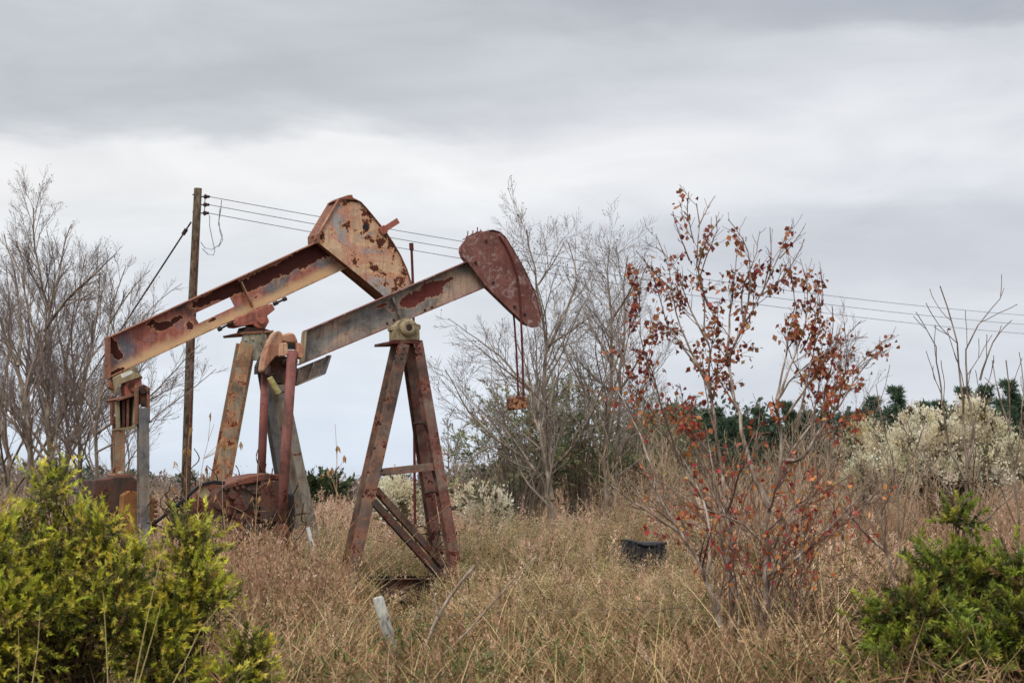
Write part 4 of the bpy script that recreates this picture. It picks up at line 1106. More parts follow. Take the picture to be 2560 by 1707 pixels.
red_main = [
    g_([(1912, 1760), (1912, 1560), (1912, 1448), (1914, 1332), (1921, 1263), (1966, 1150), (1950, 1060), (1938, 1009)], 30, 8),
    g_([(1921, 1270), (1894, 1216), (1850, 1080), (1837, 981), (1814, 897), (1859, 813), (1904, 734), (1949, 633), (1980, 560)], 16, 3, 0, .3),
    g_([(1828, 1740), (1828, 1448), (1825, 1301), (1807, 1197), (1792, 1094), (1781, 998), (1772, 858), (1769, 757), (1724, 633), (1747, 540), (1741, 500)], 24, 3, .5, .3),
    g_([(1781, 998), (1753, 925), (1700, 830), (1680, 720), (1668, 640), (1640, 580)], 10, 2, .4, .2),
    g_([(1966, 1150), (2010, 1160), (2028, 1100), (2090, 1026), (2140, 940), (2185, 880), (2224, 869)], 11, 3, 0, -.4),
    g_([(1780, 1280), (1708, 1178), (1635, 1026), (1573, 942), (1500, 880)], 9, 2, .4, -.2),
    g_([(1814, 897), (1830, 760), (1840, 640), (1850, 560)], 8, 2, .2, .5),
    g_([(1859, 813), (1880, 700), (1870, 600), (1820, 540)], 7, 2, .2, .0),
    g_([(1938, 1009), (1990, 880), (2030, 760), (2000, 640)], 8, 2, 0, .4),
    g_([(1960, 1050), (2040, 930), (2090, 840), (2080, 760)], 8, 2, 0, -.3),
    g_([(1912, 1440), (1990, 1400), (2060, 1330), (2130, 1260), (2190, 1200)], 12, 3, 0, -.6),
    g_([(1912, 1360), (1840, 1290), (1740, 1270), (1640, 1190), (1560, 1170)], 8, 2, 0, -.5),
    g_([(1772, 858), (1720, 760), (1690, 650), (1640, 610)], 7, 2, .3, .6),
    g_([(1741, 720), (1770, 620), (1800, 560), (1790, 530)], 5, 2, .3, .1),
    g_([(1904, 734), (1960, 690), (2000, 620), (2010, 590)], 5, 2, .2, .5),
    g_([(2028, 1100), (2040, 980), (2060, 900), (2130, 830), (2170, 840)], 6, 2, 0, .3),
    g_([(1700, 1160), (1640, 960), (1600, 840), (1590, 720), (1620, 650)], 6, 2, .2, -.3),
    g_([(1660, 1060), (1560, 1010), (1500, 980), (1440, 960)], 5, 2, .2, .5),
    g_([(1912, 1500), (1860, 1380), (1790, 1330), (1700, 1290), (1620, 1300)], 7, 2, 0, -.7),
    g_([(1914, 1330), (2000, 1250), (2100, 1210), (2180, 1150)], 7, 2, 0, -.5),
    g_([(1910, 1400), (1960, 1300), (2050, 1230), (2120, 1120)], 7, 2, 0, .5),
    g_([(1826, 1330), (1760, 1180), (1720, 1060), (1700, 960)], 7, 2, .4, .7),
    g_([(1828, 1400), (1860, 1250), (1890, 1120), (1900, 1000)], 7, 2, .4, .6),
    g_([(1912, 1600), (1990, 1500), (2080, 1450), (2150, 1440)], 7, 2, 0, -.5),
]
red_main += [g_([(1724, 645), (1695, 570), (1682, 520)], 5, 2, .3, .1), g_([(1745, 560), (1772, 505), (1788, 480)], 4, 2, .3, .5), g_([(1735, 600), (1716, 520), (1722, 470)], 4, 2, .3, .2), g_([(1938, 1009), (1970, 860), (1990, 740), (1975, 640)], 7, 2, .1, .5), g_([(2000, 880), (2060, 760), (2050, 660)], 5, 2, .1, .3), g_([(1904, 734), (1930, 640), (1925, 560)], 5, 2, .2, .1),
    g_([(1769, 757), (1740, 680), (1760, 600), (1800, 540)], 6, 2, .3, .2), g_([(1859, 813), (1850, 720), (1890, 640), (1900, 570)], 6, 2, .2, .4), g_([(1753, 925), (1660, 800), (1640, 700), (1610, 640)], 7, 2, .3, .0),
    g_([(1966, 1150), (2060, 1010), (2130, 930), (2200, 850), (2235, 835)], 8, 2, 0, .4), g_([(1990, 1080), (2030, 900), (2060, 780), (2040, 700)], 7, 2, 0, .3), g_([(2090, 1026), (2120, 900), (2110, 800)], 6, 2, -.2, -.5),
    g_([(1949, 640), (1985, 600), (2010, 560)], 4, 2, .3, .6), g_([(1680, 720), (1620, 660), (1590, 620)], 5, 2, .2, 0), g_([(1573, 942), (1540, 850), (1530, 760)], 5, 2, -.1, .2), g_([(1938, 1009), (1985, 930), (2080, 870), (2150, 800)], 7, 2, 0, -.3)]
_r = np.random.default_rng(4)
for k in range(16):                              # thin switches fanning out low around the two trunks
    bx_ = _r.uniform(1780, 2020); tx = bx_ + (_r.uniform(-1, 1) * 330); ty = _r.uniform(960, 1260); mx = bx_ + (tx - bx_) * .35 + _r.uniform(-20, 20)
    dyk = _r.uniform(-.6, .8)
    red_main.append(g_([(bx_, 1620), (bx_ + (mx - bx_) * .4, 1500), (mx, 1370), (bx_ + (tx - bx_) * .7, (1370 + ty) / 2 + 10), (tx, ty)], 7, 2, dyk * .4, dyk))
br = guided(red_main, 17.6, 41, RED, kids=20, start=.25, klen=.27, taper=2.1, drop=10)
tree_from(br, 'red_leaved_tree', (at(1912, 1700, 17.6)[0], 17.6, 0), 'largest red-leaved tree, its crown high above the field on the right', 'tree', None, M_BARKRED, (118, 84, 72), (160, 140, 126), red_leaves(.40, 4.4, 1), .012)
red_b = [g_([(1820, 1740), (1809, 1584), (1767, 1437), (1720, 1352), (1646, 1255), (1600, 1150)], 17, 4, -.2, -.5), g_([(1700, 1330), (1640, 1290), (1560, 1240), (1500, 1190)], 8, 2, -.2, -.3), g_([(1767, 1437), (1780, 1330), (1750, 1220), (1690, 1120)], 9, 2, -.3, 0),
         g_([(1646, 1255), (1620, 1130), (1560, 1000), (1500, 900)], 7, 2, -.3, .2)]
br = guided(red_b, 17.0, 42, RED, kids=13, start=.3, klen=.26)
tree_from(br, 'red_leaved_tree', (at(1820, 1700, 17)[0], 17.0, 0), 'low dark-stemmed sapling leaning left with scattered orange leaves, under the red-leaved tree', 'sapling', None, M_BARKRED, (92, 62, 54), (104, 82, 72), red_leaves(.26, 6.5, 2), .012)
red_c = [g_([(2260, 1640), (2240, 1480), (2215, 1380), (2200, 1280), (2190, 1180)], 14, 4), g_([(2215, 1380), (2160, 1330), (2100, 1260), (2060, 1200)], 8, 2), g_([(2200, 1290), (2240, 1200), (2230, 1120)], 6, 2)]
br = guided(red_c, 19.0, 43, RED, kids=13, start=.3, klen=.3)
tree_from(br, 'red_leaved_tree', (at(2260, 1640, 19)[0], 19.0, 0), 'small crimson-leaved sapling left of the right green shrub', 'sapling', None, M_BARKRED, (110, 80, 70), (140, 122, 108), red_leaves(.34, 7, 3), .012)

# ------------------------------------------------------------------ leafy shrubs
def shrub(name, label, cat, lobes, seed, cols, n_tip, leaf_len, leaf_w, group=None, per=13, stems=14, stem_col=(84, 66, 52), tipcols=None, spread=.75, shoot_leaves=42, shoot_len=.22, tip_share=.84, dead_share=.07):
    """lobes: (x, y, z, rx, ry, rz) ellipsoids in world space that the crown fills; leaves sit in rosettes on twig ends"""
    rng = np.random.default_rng(seed)
    base = np.array((np.mean([l[0] for l in lobes]), np.mean([l[1] for l in lobes]), 0.0))
    root = empty(name, tuple(base)); tag(root, label, cat, group)
    sub = []                                       # each lobe breaks up into smaller uneven tufts
    for l in lobes:
        k = 7
        for _ in range(k):
            d = rand_dirs(rng, 1)[0] * np.array(l[3:6]) * rng.uniform(.25, .85); q = rng.uniform(.32, .55)
            sub.append((l[0] + d[0], l[1] + d[1], l[2] + d[2], l[3] * q, l[4] * q, l[5] * q))
    vol = np.array([l[3] * l[4] * l[5] for l in sub]) ** .6; vol /= vol.sum()
    C, Dv = [], []
    n_shoot = max(40, int(n_tip * per / shoot_leaves))
    for l, v in zip(sub, vol):
        n = max(2, int(round(n_shoot * v)))
        d = rand_dirs(rng, n); r = rng.random(n) ** .5
        p = d * r[:, None] * np.array(l[3:6]) + np.array(l[0:3])
        keep = p[:, 2] > .0
        C.append(p[keep]); Dv.append((d * .85 + np.array((0, 0, .55)) + .42 * rng.normal(size=(n, 3)))[keep])
    C = np.concatenate(C) - base; Dv = nrm(np.concatenate(Dv)); N = len(C); m = shoot_leaves
    sp = Soup()
    Ls = shoot_len * rng.uniform(.55, 1.25, (N, 1, 1))
    t = (rng.random((N, m, 1)) ** .75)
    bendv = rng.normal(size=(N, 1, 3)) * .18
    ax0 = nrm(Dv[:, None, :] + bendv * t)
    pos = C[:, None, :] + ax0 * Ls * t
    rad = nrm(rng.normal(size=(N, m, 3)))
    ax_ = nrm(ax0 * (.55 + .5 * t) + rad * spread)
    tint = palette(rng, N, cols, .15)[:, None, :] * np.ones((1, m, 1))
    if tipcols is not None:                       # fresh yellow-green growth at the shoot ends, old leaves below
        tc_ = palette(rng, N, tipcols, .14)[:, None, :] * np.ones((1, m, 1))
        w_ = np.clip((t - .35) / .4, 0, 1) * (rng.random((N, 1, 1)) < tip_share)
        tint = tint * (1 - w_) + tc_ * w_
    dead = (rng.random((N, 1, 1)) < dead_share); tint = np.where(dead, palette(rng, N, [(128, 100, 66), (108, 84, 58), (146, 120, 78)], .15)[:, None, :], tint)
    cl = (tint * (1 + .14 * rng.normal(size=(N, m, 1)))).reshape(-1, 3)
    add_leaves(sp, pos.reshape(-1, 3), ax_.reshape(-1, 3), rand_dirs(rng, N * m), leaf_len * rng.uniform(.6, 1.25, N * m), leaf_w * rng.uniform(.7, 1.3, N * m), np.clip(cl, .004, 1), .2)
    link_mesh('crown', sp.mesh('crown'), M_LEAF, root)
    tw = Soup(); polys = []
    idx = rng.choice(N, min(N, stems * 14), replace=False)
    for i in idx:
        e = C[i]; s0 = np.array((e[0] * .22, e[1] * .22, -.03)) + rng.normal(size=3) * np.array((.08, .08, 0))
        m1 = s0 + (e - s0) * .5 + np.array((-e[0] * .12, -e[1] * .12, .08 * e[2])) + rng.normal(size=3) * .04
        P = guide_points([s0, m1, e], 6); P[1:-1] += rng.normal(size=(4, 3)) * .015
        r0 = rng.uniform(.004, .012) * (leaf_len / .05) ** .5
        polys.append((P, np.linspace(r0, r0 * .3, 6)))
    add_tubes(tw, polys, 4, lin(*stem_col)[:3], .2, rng)
    link_mesh('stems', tw.mesh('stems'), M_DRY, root)
    return root
def lobe(px, py, Y, rx, rz, ry=None):
    p = at(px, py, Y); s = Y / F
    return (p[0], Y, p[2], rx * s, (rx * s * .9 if ry is None else ry), rz * s)
GREEN = [(78, 86, 34), (94, 100, 38), (64, 74, 32), (110, 110, 44), (100, 90, 48)]
TIPS = [(212, 206, 76), (194, 192, 68), (222, 212, 98), (176, 176, 64)]
GR = 'green wax myrtle shrubs in the foreground'
shrub('evergreen_shrub', 'biggest yellow-green shrub, in the lower left before the rear gearbox', 'shrub',
      [lobe(120, 1640, 13, 230, 190), lobe(170, 1450, 13.2, 140, 130), lobe(118, 1240, 13.2, 34, 70), lobe(190, 1330, 13.4, 70, 70), lobe(262, 1360, 13.2, 62, 60), lobe(40, 1340, 13.2, 60, 60), lobe(330, 1440, 13.2, 50, 70), lobe(165, 1200, 13.3, 14, 40), lobe(60, 1560, 12.7, 150, 140), lobe(280, 1540, 12.9, 80, 100)],
      101, GREEN, 5600, .038, .0095, GR, tipcols=TIPS, stems=22)
shrub('evergreen_shrub', 'green shrub cut off by the left edge beside the white seed tufts', 'shrub',
      [lobe(-70, 1540, 12.6, 120, 200), lobe(-40, 1400, 12.8, 70, 70), lobe(10, 1330, 13, 34, 44), lobe(-130, 1380, 12.6, 100, 180)], 102, GREEN, 2900, .038, .0095, GR, tipcols=TIPS, stems=12)
shrub('evergreen_shrub', 'narrower green shrub right of the biggest one, below the front gearbox', 'shrub',
      [lobe(460, 1520, 13.4, 75, 130), lobe(475, 1390, 13.5, 50, 60), lobe(400, 1640, 13.2, 110, 110), lobe(440, 1330, 13.5, 18, 40), lobe(505, 1440, 13.4, 26, 60), lobe(380, 1560, 13.4, 50, 60), lobe(500, 1340, 13.5, 14, 26)], 103, GREEN, 2500, .037, .0095, GR, tipcols=TIPS, stems=14)
shrub('evergreen_shrub', 'small bright green seedling shrub at the bottom edge right of the green shrubs', 'shrub',
      [lobe(620, 1700, 13.6, 40, 60), lobe(600, 1620, 13.6, 14, 30), lobe(645, 1650, 13.6, 14, 30), lobe(560, 1730, 13.3, 40, 40)], 104, GREEN, 520, .042, .011, GR, tipcols=TIPS, stems=6)
GREEN2 = [(66, 78, 34), (82, 90, 38), (56, 68, 32), (96, 98, 48), (100, 86, 52)]
TIPS2 = [(140, 150, 54), (160, 164, 64), (118, 130, 48)]
shrub('evergreen_shrub', 'tall open green shrub at the lower right with a tufted top shoot', 'shrub',
      [lobe(2400, 1310, 14.6, 36, 34), lobe(2370, 1410, 14.5, 56, 34), lobe(2450, 1430, 14.5, 50, 44), lobe(2340, 1460, 14.4, 70, 55), lobe(2480, 1510, 14.3, 90, 70), lobe(2290, 1480, 14.6, 34, 30), lobe(2370, 1580, 14.2, 120, 80)],
      105, GREEN2, 1500, .052, .015, GR, tipcols=TIPS2, stems=18)
shrub('evergreen_shrub', 'green shrub cut off by the right edge of the picture', 'shrub',
      [lobe(2560, 1470, 14.2, 60, 60), lobe(2600, 1580, 14, 110, 130), lobe(2520, 1600, 13.9, 70, 80)], 106, GREEN2, 1250, .052, .015, GR, tipcols=TIPS2, stems=12)
shrub('evergreen_shrub', 'low rounded dark green shrub in front of the tall lower-right one', 'shrub',
      [lobe(2290, 1560, 13.8, 110, 80), lobe(2250, 1640, 13.6, 130, 80), lobe(2380, 1640, 13.6, 110, 80), lobe(2200, 1560, 13.9, 40, 40)], 107, GREEN2, 1600, .05, .016, GR, tipcols=TIPS2, stems=14)

# olive evergreens behind the middle clump
OL = [(122, 126, 92), (138, 140, 106), (104, 110, 82), (150, 150, 118)]
OG = 'grey-green bushes behind the middle bare trees'
shrub('evergreen_bush', 'grey-green bush behind the hanging carrier bar', 'bush', [lobe(1290, 1060, 49.5, 85, 80), lobe(1240, 1090, 49, 60, 50), lobe(1370, 1040, 50, 70, 70), lobe(1190, 1150, 48.5, 35, 35), lobe(1330, 1160, 49.5, 140, 80)], 111, OL, 760, .13, .035, OG, stems=16, stem_col=(140, 126, 112), shoot_len=.9, shoot_leaves=30)
shrub('evergreen_bush', 'dark olive bush between the two middle trunks', 'bush', [lobe(1440, 1090, 50, 90, 100), lobe(1470, 1180, 50, 110, 80), lobe(1420, 1000, 50, 55, 40)], 112, OL, 620, .13, .035, OG, stems=12, stem_col=(140, 126, 112), shoot_len=.9, shoot_leaves=30)
shrub('evergreen_bush', 'dark olive bush low behind the left side of the red-leaved tree', 'bush', [lobe(1600, 1100, 51, 110, 110), lobe(1660, 1180, 50.5, 90, 80), lobe(1580, 1220, 50, 80, 60)], 113, OL, 560, .13, .035, OG, stems=12, stem_col=(140, 126, 112), shoot_len=.9, shoot_leaves=30)
shrub('evergreen_bush', 'round green bush on the field edge between the pumpjacks', 'bush', [lobe(815, 1245, 80, 50, 36), lobe(770, 1262, 80, 30, 30)], 114, [(62, 76, 46), (80, 94, 56), (54, 66, 44)], 420, .22, .08, OG, stems=4, shoot_len=1.0, shoot_leaves=30)

# cream-plumed shrubs
def cream(label, seed, lobes, n_tip, Y, cream_share=.9):
    rng = np.random.default_rng(seed)
    s = Y / F
    o = shrub('groundsel_shrub', label, 'shrub', lobes, seed, [(112, 104, 82), (128, 118, 94), (96, 92, 70)], n_tip, .0030 * Y, .0010 * Y, 'cream-plumed groundsel shrubs', per=5, stems=26, stem_col=(140, 122, 106), shoot_len=.45, shoot_leaves=24)
    base = np.array(o.location); sp = Soup(); C = []
    for l in lobes:
        n = int(14 + 1.0 * (l[3] / s))
        d = rand_dirs(rng, n); d[:, 2] = d[:, 2] * .75 + .45; d = nrm(d)
        C.append(d * np.array(l[3:6]) * rng.uniform(.55, 1.18, (n, 1)) + np.array(l[0:3]))
    C = np.concatenate(C) - base
    n = len(C); per = 120
    ctr = np.repeat(C, per, 0); off = rng.normal(size=(n * per, 3)) * .0021 * Y * np.repeat(rng.uniform(.5, 1.5, (n, 1)), per, 0) * np.array((.85, .85, 1.2)); 
    pos = ctr + off; axd = nrm(off + np.array((0, 0, .004 * Y)) + rng.normal(size=off.shape) * .001 * Y)
    tint = np.repeat(palette(rng, n, [(238, 230, 206), (222, 212, 182), (206, 196, 164), (232, 224, 202)], .08), per, 0) * (1 + .1 * rng.normal(size=(n * per, 1)))
    add_leaves(sp, pos, axd, rand_dirs(rng, n * per), .0018 * Y, .0010 * Y, np.clip(tint, .01, .9), .2)
    link_mesh('flower_plumes', sp.mesh('flower_plumes'), M_LEAF, o)
cream('largest cream-plumed shrub at the right, below the dark pines', 121, [lobe(2300, 1078, 36, 46, 34), lobe(2260, 1130, 35.8, 44, 40), lobe(2350, 1110, 35.2, 42, 36), lobe(2432, 1056, 36.5, 28, 40), lobe(2400, 1115, 36.4, 48, 40), lobe(2478, 1095, 36.2, 38, 36), lobe(2520, 1150, 36, 34, 44), lobe(2390, 1180, 35.5, 110, 44), lobe(2260, 1180, 35.2, 40, 44)], 1500, 36)
cream('cream-plumed shrub left of the largest one, behind the red leaves', 122, [lobe(2165, 1108, 37, 28, 32), lobe(2200, 1150, 36.5, 40, 36), lobe(2140, 1150, 37, 36, 60), lobe(2180, 1200, 36.2, 60, 45)], 700, 37)
cream('small cream-plumed shrub low in the field right of the pumpjack leg', 123, [lobe(1220, 1282, 38, 42, 36), lobe(1180, 1262, 38.5, 26, 24)], 300, 38)
cream('pale plumed shrub seen between the legs of the front pumpjack', 124, [lobe(990, 1255, 42, 42, 40), lobe(1030, 1275, 42, 30, 30)], 260, 42)
cream('cream-white tufted weed low behind the left green shrub', 125, [lobe(80, 1400, 15.0, 34, 40), lobe(60, 1440, 15.0, 34, 30)], 90, 15)

# ------------------------------------------------------------------ brush, thickets and far woods
def bush_proto(seed, h, w, stems, par):
    rng = np.random.default_rng(seed); out = []
    for i in range(stems):
        a = rng.uniform(0, 2 * pi); tilt = rng.uniform(.05, .55) * w
        grow(out, rng, np.array((cos(a), sin(a), 0)) * rng.uniform(0, .25) * w, (cos(a) * tilt, sin(a) * tilt, 1), h * rng.uniform(.65, 1.05), .012 + .008 * rng.random(), 0, par)
    return out
TH = dict(segs=(6, 5, 4), wander=.14, up=.04, tip=.25, rmin=.006, levels=2, kids=(8, 5), angle=(16, 42), ratio=.46, start=.25, lmin=.12)
rngS = np.random.default_rng(77)
protos = []
for k, (h, w, st, tc_) in enumerate(((4.2, 1.0, 11, (176, 152, 126)), (3.4, 1.2, 12, (186, 156, 126)), (2.6, 1.2, 12, (178, 144, 114)), (4.4, .8, 9, (162, 144, 124)))):
    br = bush_proto(300 + k, h, w, st, TH)
    o = tree_from(br, 'bare_shrub', (0, 0, 0), 'leafless grey-brown shrub in the thicket along the far side of the field', 'shrub', 'leafless shrubs of the thicket', twig_col=tc_, limb_col=(170, 150, 130), thick=.2)
    protos.append(o)
used = set()
def place_shrub(px, Y, sc_, k):
    o = protos[k] if k not in used else copy_tree(protos[k])
    used.add(k)
    o.location = ((px - W / 2) / F * Y, Y, -.05); o.rotation_euler = (0, 0, rngS.uniform(0, 2 * pi)); o.scale = (sc_, sc_, sc_ * rngS.uniform(.85, 1.15))
for px in np.linspace(1130, 2680, 44):
    Y = rngS.uniform(50, 68); hgt = .97 if px < 1400 else .95
    place_shrub(px + rngS.uniform(-20, 20), Y, hgt * rngS.uniform(.72, 1.05), int(rngS.integers(0, 4)))
for px in np.linspace(1560, 2250, 22):
    place_shrub(px + rngS.uniform(-15, 15), rngS.uniform(38, 50), rngS.uniform(.56, .82), int(rngS.integers(0, 3)))
for px in np.linspace(2120, 2620, 18):
    place_shrub(px + rngS.uniform(-15, 15), rngS.uniform(31, 34.5), rngS.uniform(.42, .66), int(rngS.integers(0, 3)))
for px in np.linspace(-120, 420, 16):
    place_shrub(px + rngS.uniform(-20, 20), rngS.uniform(50, 62), rngS.uniform(.45, .75), int(rngS.integers(0, 4)))
for px in np.linspace(380, 1130, 18):
    place_shrub(px + rngS.uniform(-20, 20), rngS.uniform(75, 95), rngS.uniform(.45, .75), int(rngS.integers(0, 3)))

# far wood: one mass of brown and dull green crowns
def treeline():
    rng = np.random.default_rng(9); sp = Soup()
    n = 1500
    px = rng.uniform(-500, 3100, n); Y = rng.uniform(170, 240, n); X = (px - W / 2) / F * Y
    prof = np.interp(px, [-500, 0, 350, 500, 900, 1150, 1500, 1700, 2100, 3100], [6, 5.5, 4.2, 3.6, 3.4, 4.5, 9.0, 11.0, 10.5, 10.5]) * rng.uniform(.62, 1.08, n)
    for i in range(n):
        h = prof[i]; m = 90
        d = rand_dirs(rng, m); r = rng.random(m) ** .4
        wv = h * rng.uniform(.22, .34)
        c = np.array((X[i], Y[i], h * .55)); p = c + d * r[:, None] * np.array((wv, wv, h * .45))
        green = rng.random() < (.30 if px[i] < 1500 else .45)
        cl = palette(rng, m, [(72, 84, 66), (84, 94, 76), (64, 76, 62)] if green else [(150, 134, 124), (162, 146, 134), (138, 122, 114)], .12)
        add_leaves(sp, p, rand_dirs(rng, m) + np.array((0, 0, .2)), rand_dirs(rng, m), rng.uniform(.4, .9, m), rng.uniform(.25, .6, m) * (1.0 if green else .45), cl, .15)
    o = link_mesh('far_woods', sp.mesh('far_woods'), M_LEAF)
    tag(o, 'distant brown and dull green wood along the horizon', 'woods', kind='stuff')
treeline()

# pines of the far wood on the right
def pine(seed, h):
    rng = np.random.default_rng(seed); sp = Soup(); org = empty('pine_tree', (0, 0, 0))
    tr = Soup(); add_tubes(tr, [(np.array([(0, 0, -.1), (.05, 0, h * .5), (0, 0, h)]), np.array([.2, .14, .04]))], 7, lin(84, 70, 60)[:3])
    link_mesh('trunk', tr.mesh('trunk', True), M_BARK, org)
    for k in range(46):
        z = h * rng.uniform(.3, 1.0); a = rng.uniform(0, 2 * pi); L = (h - z) * .26 + .5
        e = np.array((cos(a) * L * rng.uniform(.3, 1), sin(a) * L * rng.uniform(.3, 1), z + rng.uniform(-.2, .4)))
        m = 34; d = rand_dirs(rng, m)
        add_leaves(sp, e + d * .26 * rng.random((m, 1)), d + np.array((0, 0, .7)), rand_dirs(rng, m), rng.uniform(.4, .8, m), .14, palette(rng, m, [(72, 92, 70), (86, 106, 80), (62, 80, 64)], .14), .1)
    link_mesh('crown', sp.mesh('crown'), M_LEAF, org)
    return org
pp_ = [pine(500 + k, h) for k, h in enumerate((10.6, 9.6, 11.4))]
first = set(); rngP = np.random.default_rng(12)
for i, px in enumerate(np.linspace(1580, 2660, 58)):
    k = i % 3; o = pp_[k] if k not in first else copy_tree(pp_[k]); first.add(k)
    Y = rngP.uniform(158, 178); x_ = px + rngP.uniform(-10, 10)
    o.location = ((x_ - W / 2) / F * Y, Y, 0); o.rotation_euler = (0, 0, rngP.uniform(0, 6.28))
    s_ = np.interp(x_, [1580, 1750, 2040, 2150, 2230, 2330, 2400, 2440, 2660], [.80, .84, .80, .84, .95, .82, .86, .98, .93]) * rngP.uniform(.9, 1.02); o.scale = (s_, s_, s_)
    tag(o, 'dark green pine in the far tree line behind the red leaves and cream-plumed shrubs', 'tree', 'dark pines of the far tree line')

# ------------------------------------------------------------------ grass and weeds
rngG = np.random.default_rng(2024)
def scatter(n, y0, y1, pw=1.0, x_lo=-.33, x_hi=.33):
    """random places in the field wedge the camera can see, y0..y1 metres away"""
    Y = y0 + (y1 - y0) * rngG.random(n) ** pw
    X = Y * rngG.uniform(x_lo, x_hi, n)
    return X, Y
def hmap(X, Y):
    base_ = np.interp(Y, [12, 15, 18, 22, 26, 30, 38, 50, 90], [.50, .56, .54, .68, .86, 1.08, 1.30, 1.42, 1.50])
    px = X / Y * F + W / 2
    base_ = base_ * np.interp(px, [0, 900, 1100, 1300, 1700, 2100, 2560], [1.0, .98, .92, .98, 1.05, 1.12, 1.12])
    base_ = base_ * (1 - .45 * np.exp(-((px - 965) / 60) ** 2 - ((Y - 16.5) / 1.6) ** 2)) * (1 + .50 * np.exp(-((px - 640) / 170) ** 2 - ((Y - 24) / 4) ** 2))
    base_ = base_ * (1 - .80 * np.exp(-((px - 990) / 135) ** 2 - ((Y - 25) / 3.4) ** 2)) * (1 - .36 * np.exp(-((px - 1610) / 85) ** 2 - ((Y - 26.5) / 3.5) ** 2))
    clump = .5 + .5 * np.sin(X * 1.9 + 2 * np.sin(Y * .8)) * np.cos(Y * 1.35 + np.sin(X * 1.1))
    return base_ * (.60 + .58 * clump)
def blades(sp, X, Y, Hh, width, cols, lean=.28, bend=.5, segs=4):
    n = len(X)
    a = rngG.uniform(0, 2 * pi, n); ln = np.abs(rngG.normal(size=n)) * lean + .04; bd = np.abs(rngG.normal(size=n)) * bend
    t = np.linspace(0, 1, segs + 1)[None, :]
    outw = (ln[:, None] * t + bd[:, None] * t ** 2.4) * Hh[:, None]
    z = Hh[:, None] * (t - .35 * (bd[:, None] ** 1.2) * t ** 2.6) 
    base_z = gz(X, Y)
    cx = X[:, None] + np.cos(a)[:, None] * outw; cy = Y[:, None] + np.sin(a)[:, None] * outw; cz = base_z[:, None] + np.maximum(z, .02) - .02
    wa = rngG.uniform(-.9, .9, n)                       # blade faces, mostly broadside so it reads at a distance
    wv = width[:, None] * (1 - .85 * t ** 1.4) * .5
    ex = np.cos(wa)[:, None] * wv; ey = np.sin(wa)[:, None] * wv
    V = np.stack([np.stack([cx - ex, cy - ey, cz], -1), np.stack([cx + ex, cy + ey, cz], -1)], 2)      # n, segs+1, 2, 3
    i = np.arange(n * (segs + 1) * 2).reshape(n, segs + 1, 2)
    f = np.stack([i[:, :-1, 0], i[:, :-1, 1], i[:, 1:, 1], i[:, 1:, 0]], -1).reshape(-1, 4)
    sp.add(V, f, np.repeat(cols, (segs + 1) * 2, 0))
    return np.stack([cx[:, -1], cy[:, -1], cz[:, -1]], -1), np.stack([cx[:, -1] - cx[:, -2], cy[:, -1] - cy[:, -2], cz[:, -1] - cz[:, -2]], -1)
STRAW = [(167, 140, 104), (149, 121, 88), (180, 155, 119), (135, 106, 77), (155, 131, 90), (124, 95, 70), (185, 164, 128)]
BROWNS = [(124, 97, 70), (110, 85, 59), (139, 112, 81), (97, 76, 54), (149, 122, 92)]
OLIVES = [(104, 101, 58), (122, 113, 68), (90, 88, 50), (135, 124, 81)]
def patch(X, Y, k):
    """slow uneven variation over the field, 0..1"""
    v = np.sin(X * .9 + k) * np.cos(Y * .55 - k * 1.7) + .7 * np.sin(X * 2.3 - Y * 1.1 + 2 * k) + .5 * np.cos(X * 4.1 + Y * 2.9 + k * 3)
    return .5 + .5 * np.tanh(v * .9)
def tussocks(name, label, bands, pals, k, lean, bend, hs=1.0, keep=None, jit=.12, spread=.07):
    """grass grows in clumps: every clump is a fan of blades from one foot with a colour of its own"""
    sp = Soup()
    for (n, y0, y1, per, wd) in bands:
        X, Y = scatter(n, y0, y1, .85)
        if keep is not None:
            q = keep(X, Y); X, Y = X[q], Y[q]
        n = len(X)
        u = patch(X, Y, k) + rngG.normal(size=n) * .22
        sel = np.digitize(u, np.linspace(0, 1, len(pals) + 1)[1:-1])
        base_c = np.zeros((n, 3))
        for i, p in enumerate(pals):
            m_ = sel == i; base_c[m_] = palette(rngG, int(m_.sum()), p, .14)
        hh = hmap(X, Y) * rngG.uniform(.6, 1.2, n) * hs
        Xb = np.repeat(X, per) + rngG.normal(size=n * per) * spread * np.repeat(Y / 18, per) ** .5; Yb = np.repeat(Y, per) + rngG.normal(size=n * per) * spread
        Hb = np.repeat(hh, per) * rngG.uniform(.35, 1.1, n * per)
        cb = np.repeat(base_c, per, 0) * (1 + jit * rngG.normal(size=(n * per, 1)))
        blades(sp, Xb, Yb, Hb, wd * rngG.uniform(.5, 1.5, n * per), np.clip(cb, .01, .9), lean, bend)
    o = link_mesh(name, sp.mesh(name), M_DRY); tag(o, label, 'grass', kind='stuff')
pxof = lambda X, Y: X / Y * F + W / 2
tussocks('dry_grass', 'tall dry straw-coloured grass covering the field',
         [(1500, 12, 19, 20, .009), (1500, 18, 27, 20, .011), (2000, 26, 42, 16, .015), (2400, 40, 100, 14, .03)], [STRAW, OLIVES, STRAW, BROWNS, OLIVES, STRAW, BROWNS], 1.3, .38, .5)
tussocks('green_grass', 'green blades growing low in the dry grass', [(620, 12, 22, 14, .009), (700, 22, 40, 12, .014)],
         [[(104, 110, 56), (124, 126, 70)], [(92, 102, 50), (136, 134, 84)]], 4.1, .25, .4, .78, lambda X, Y: patch(X, Y, 7.7) > .5)
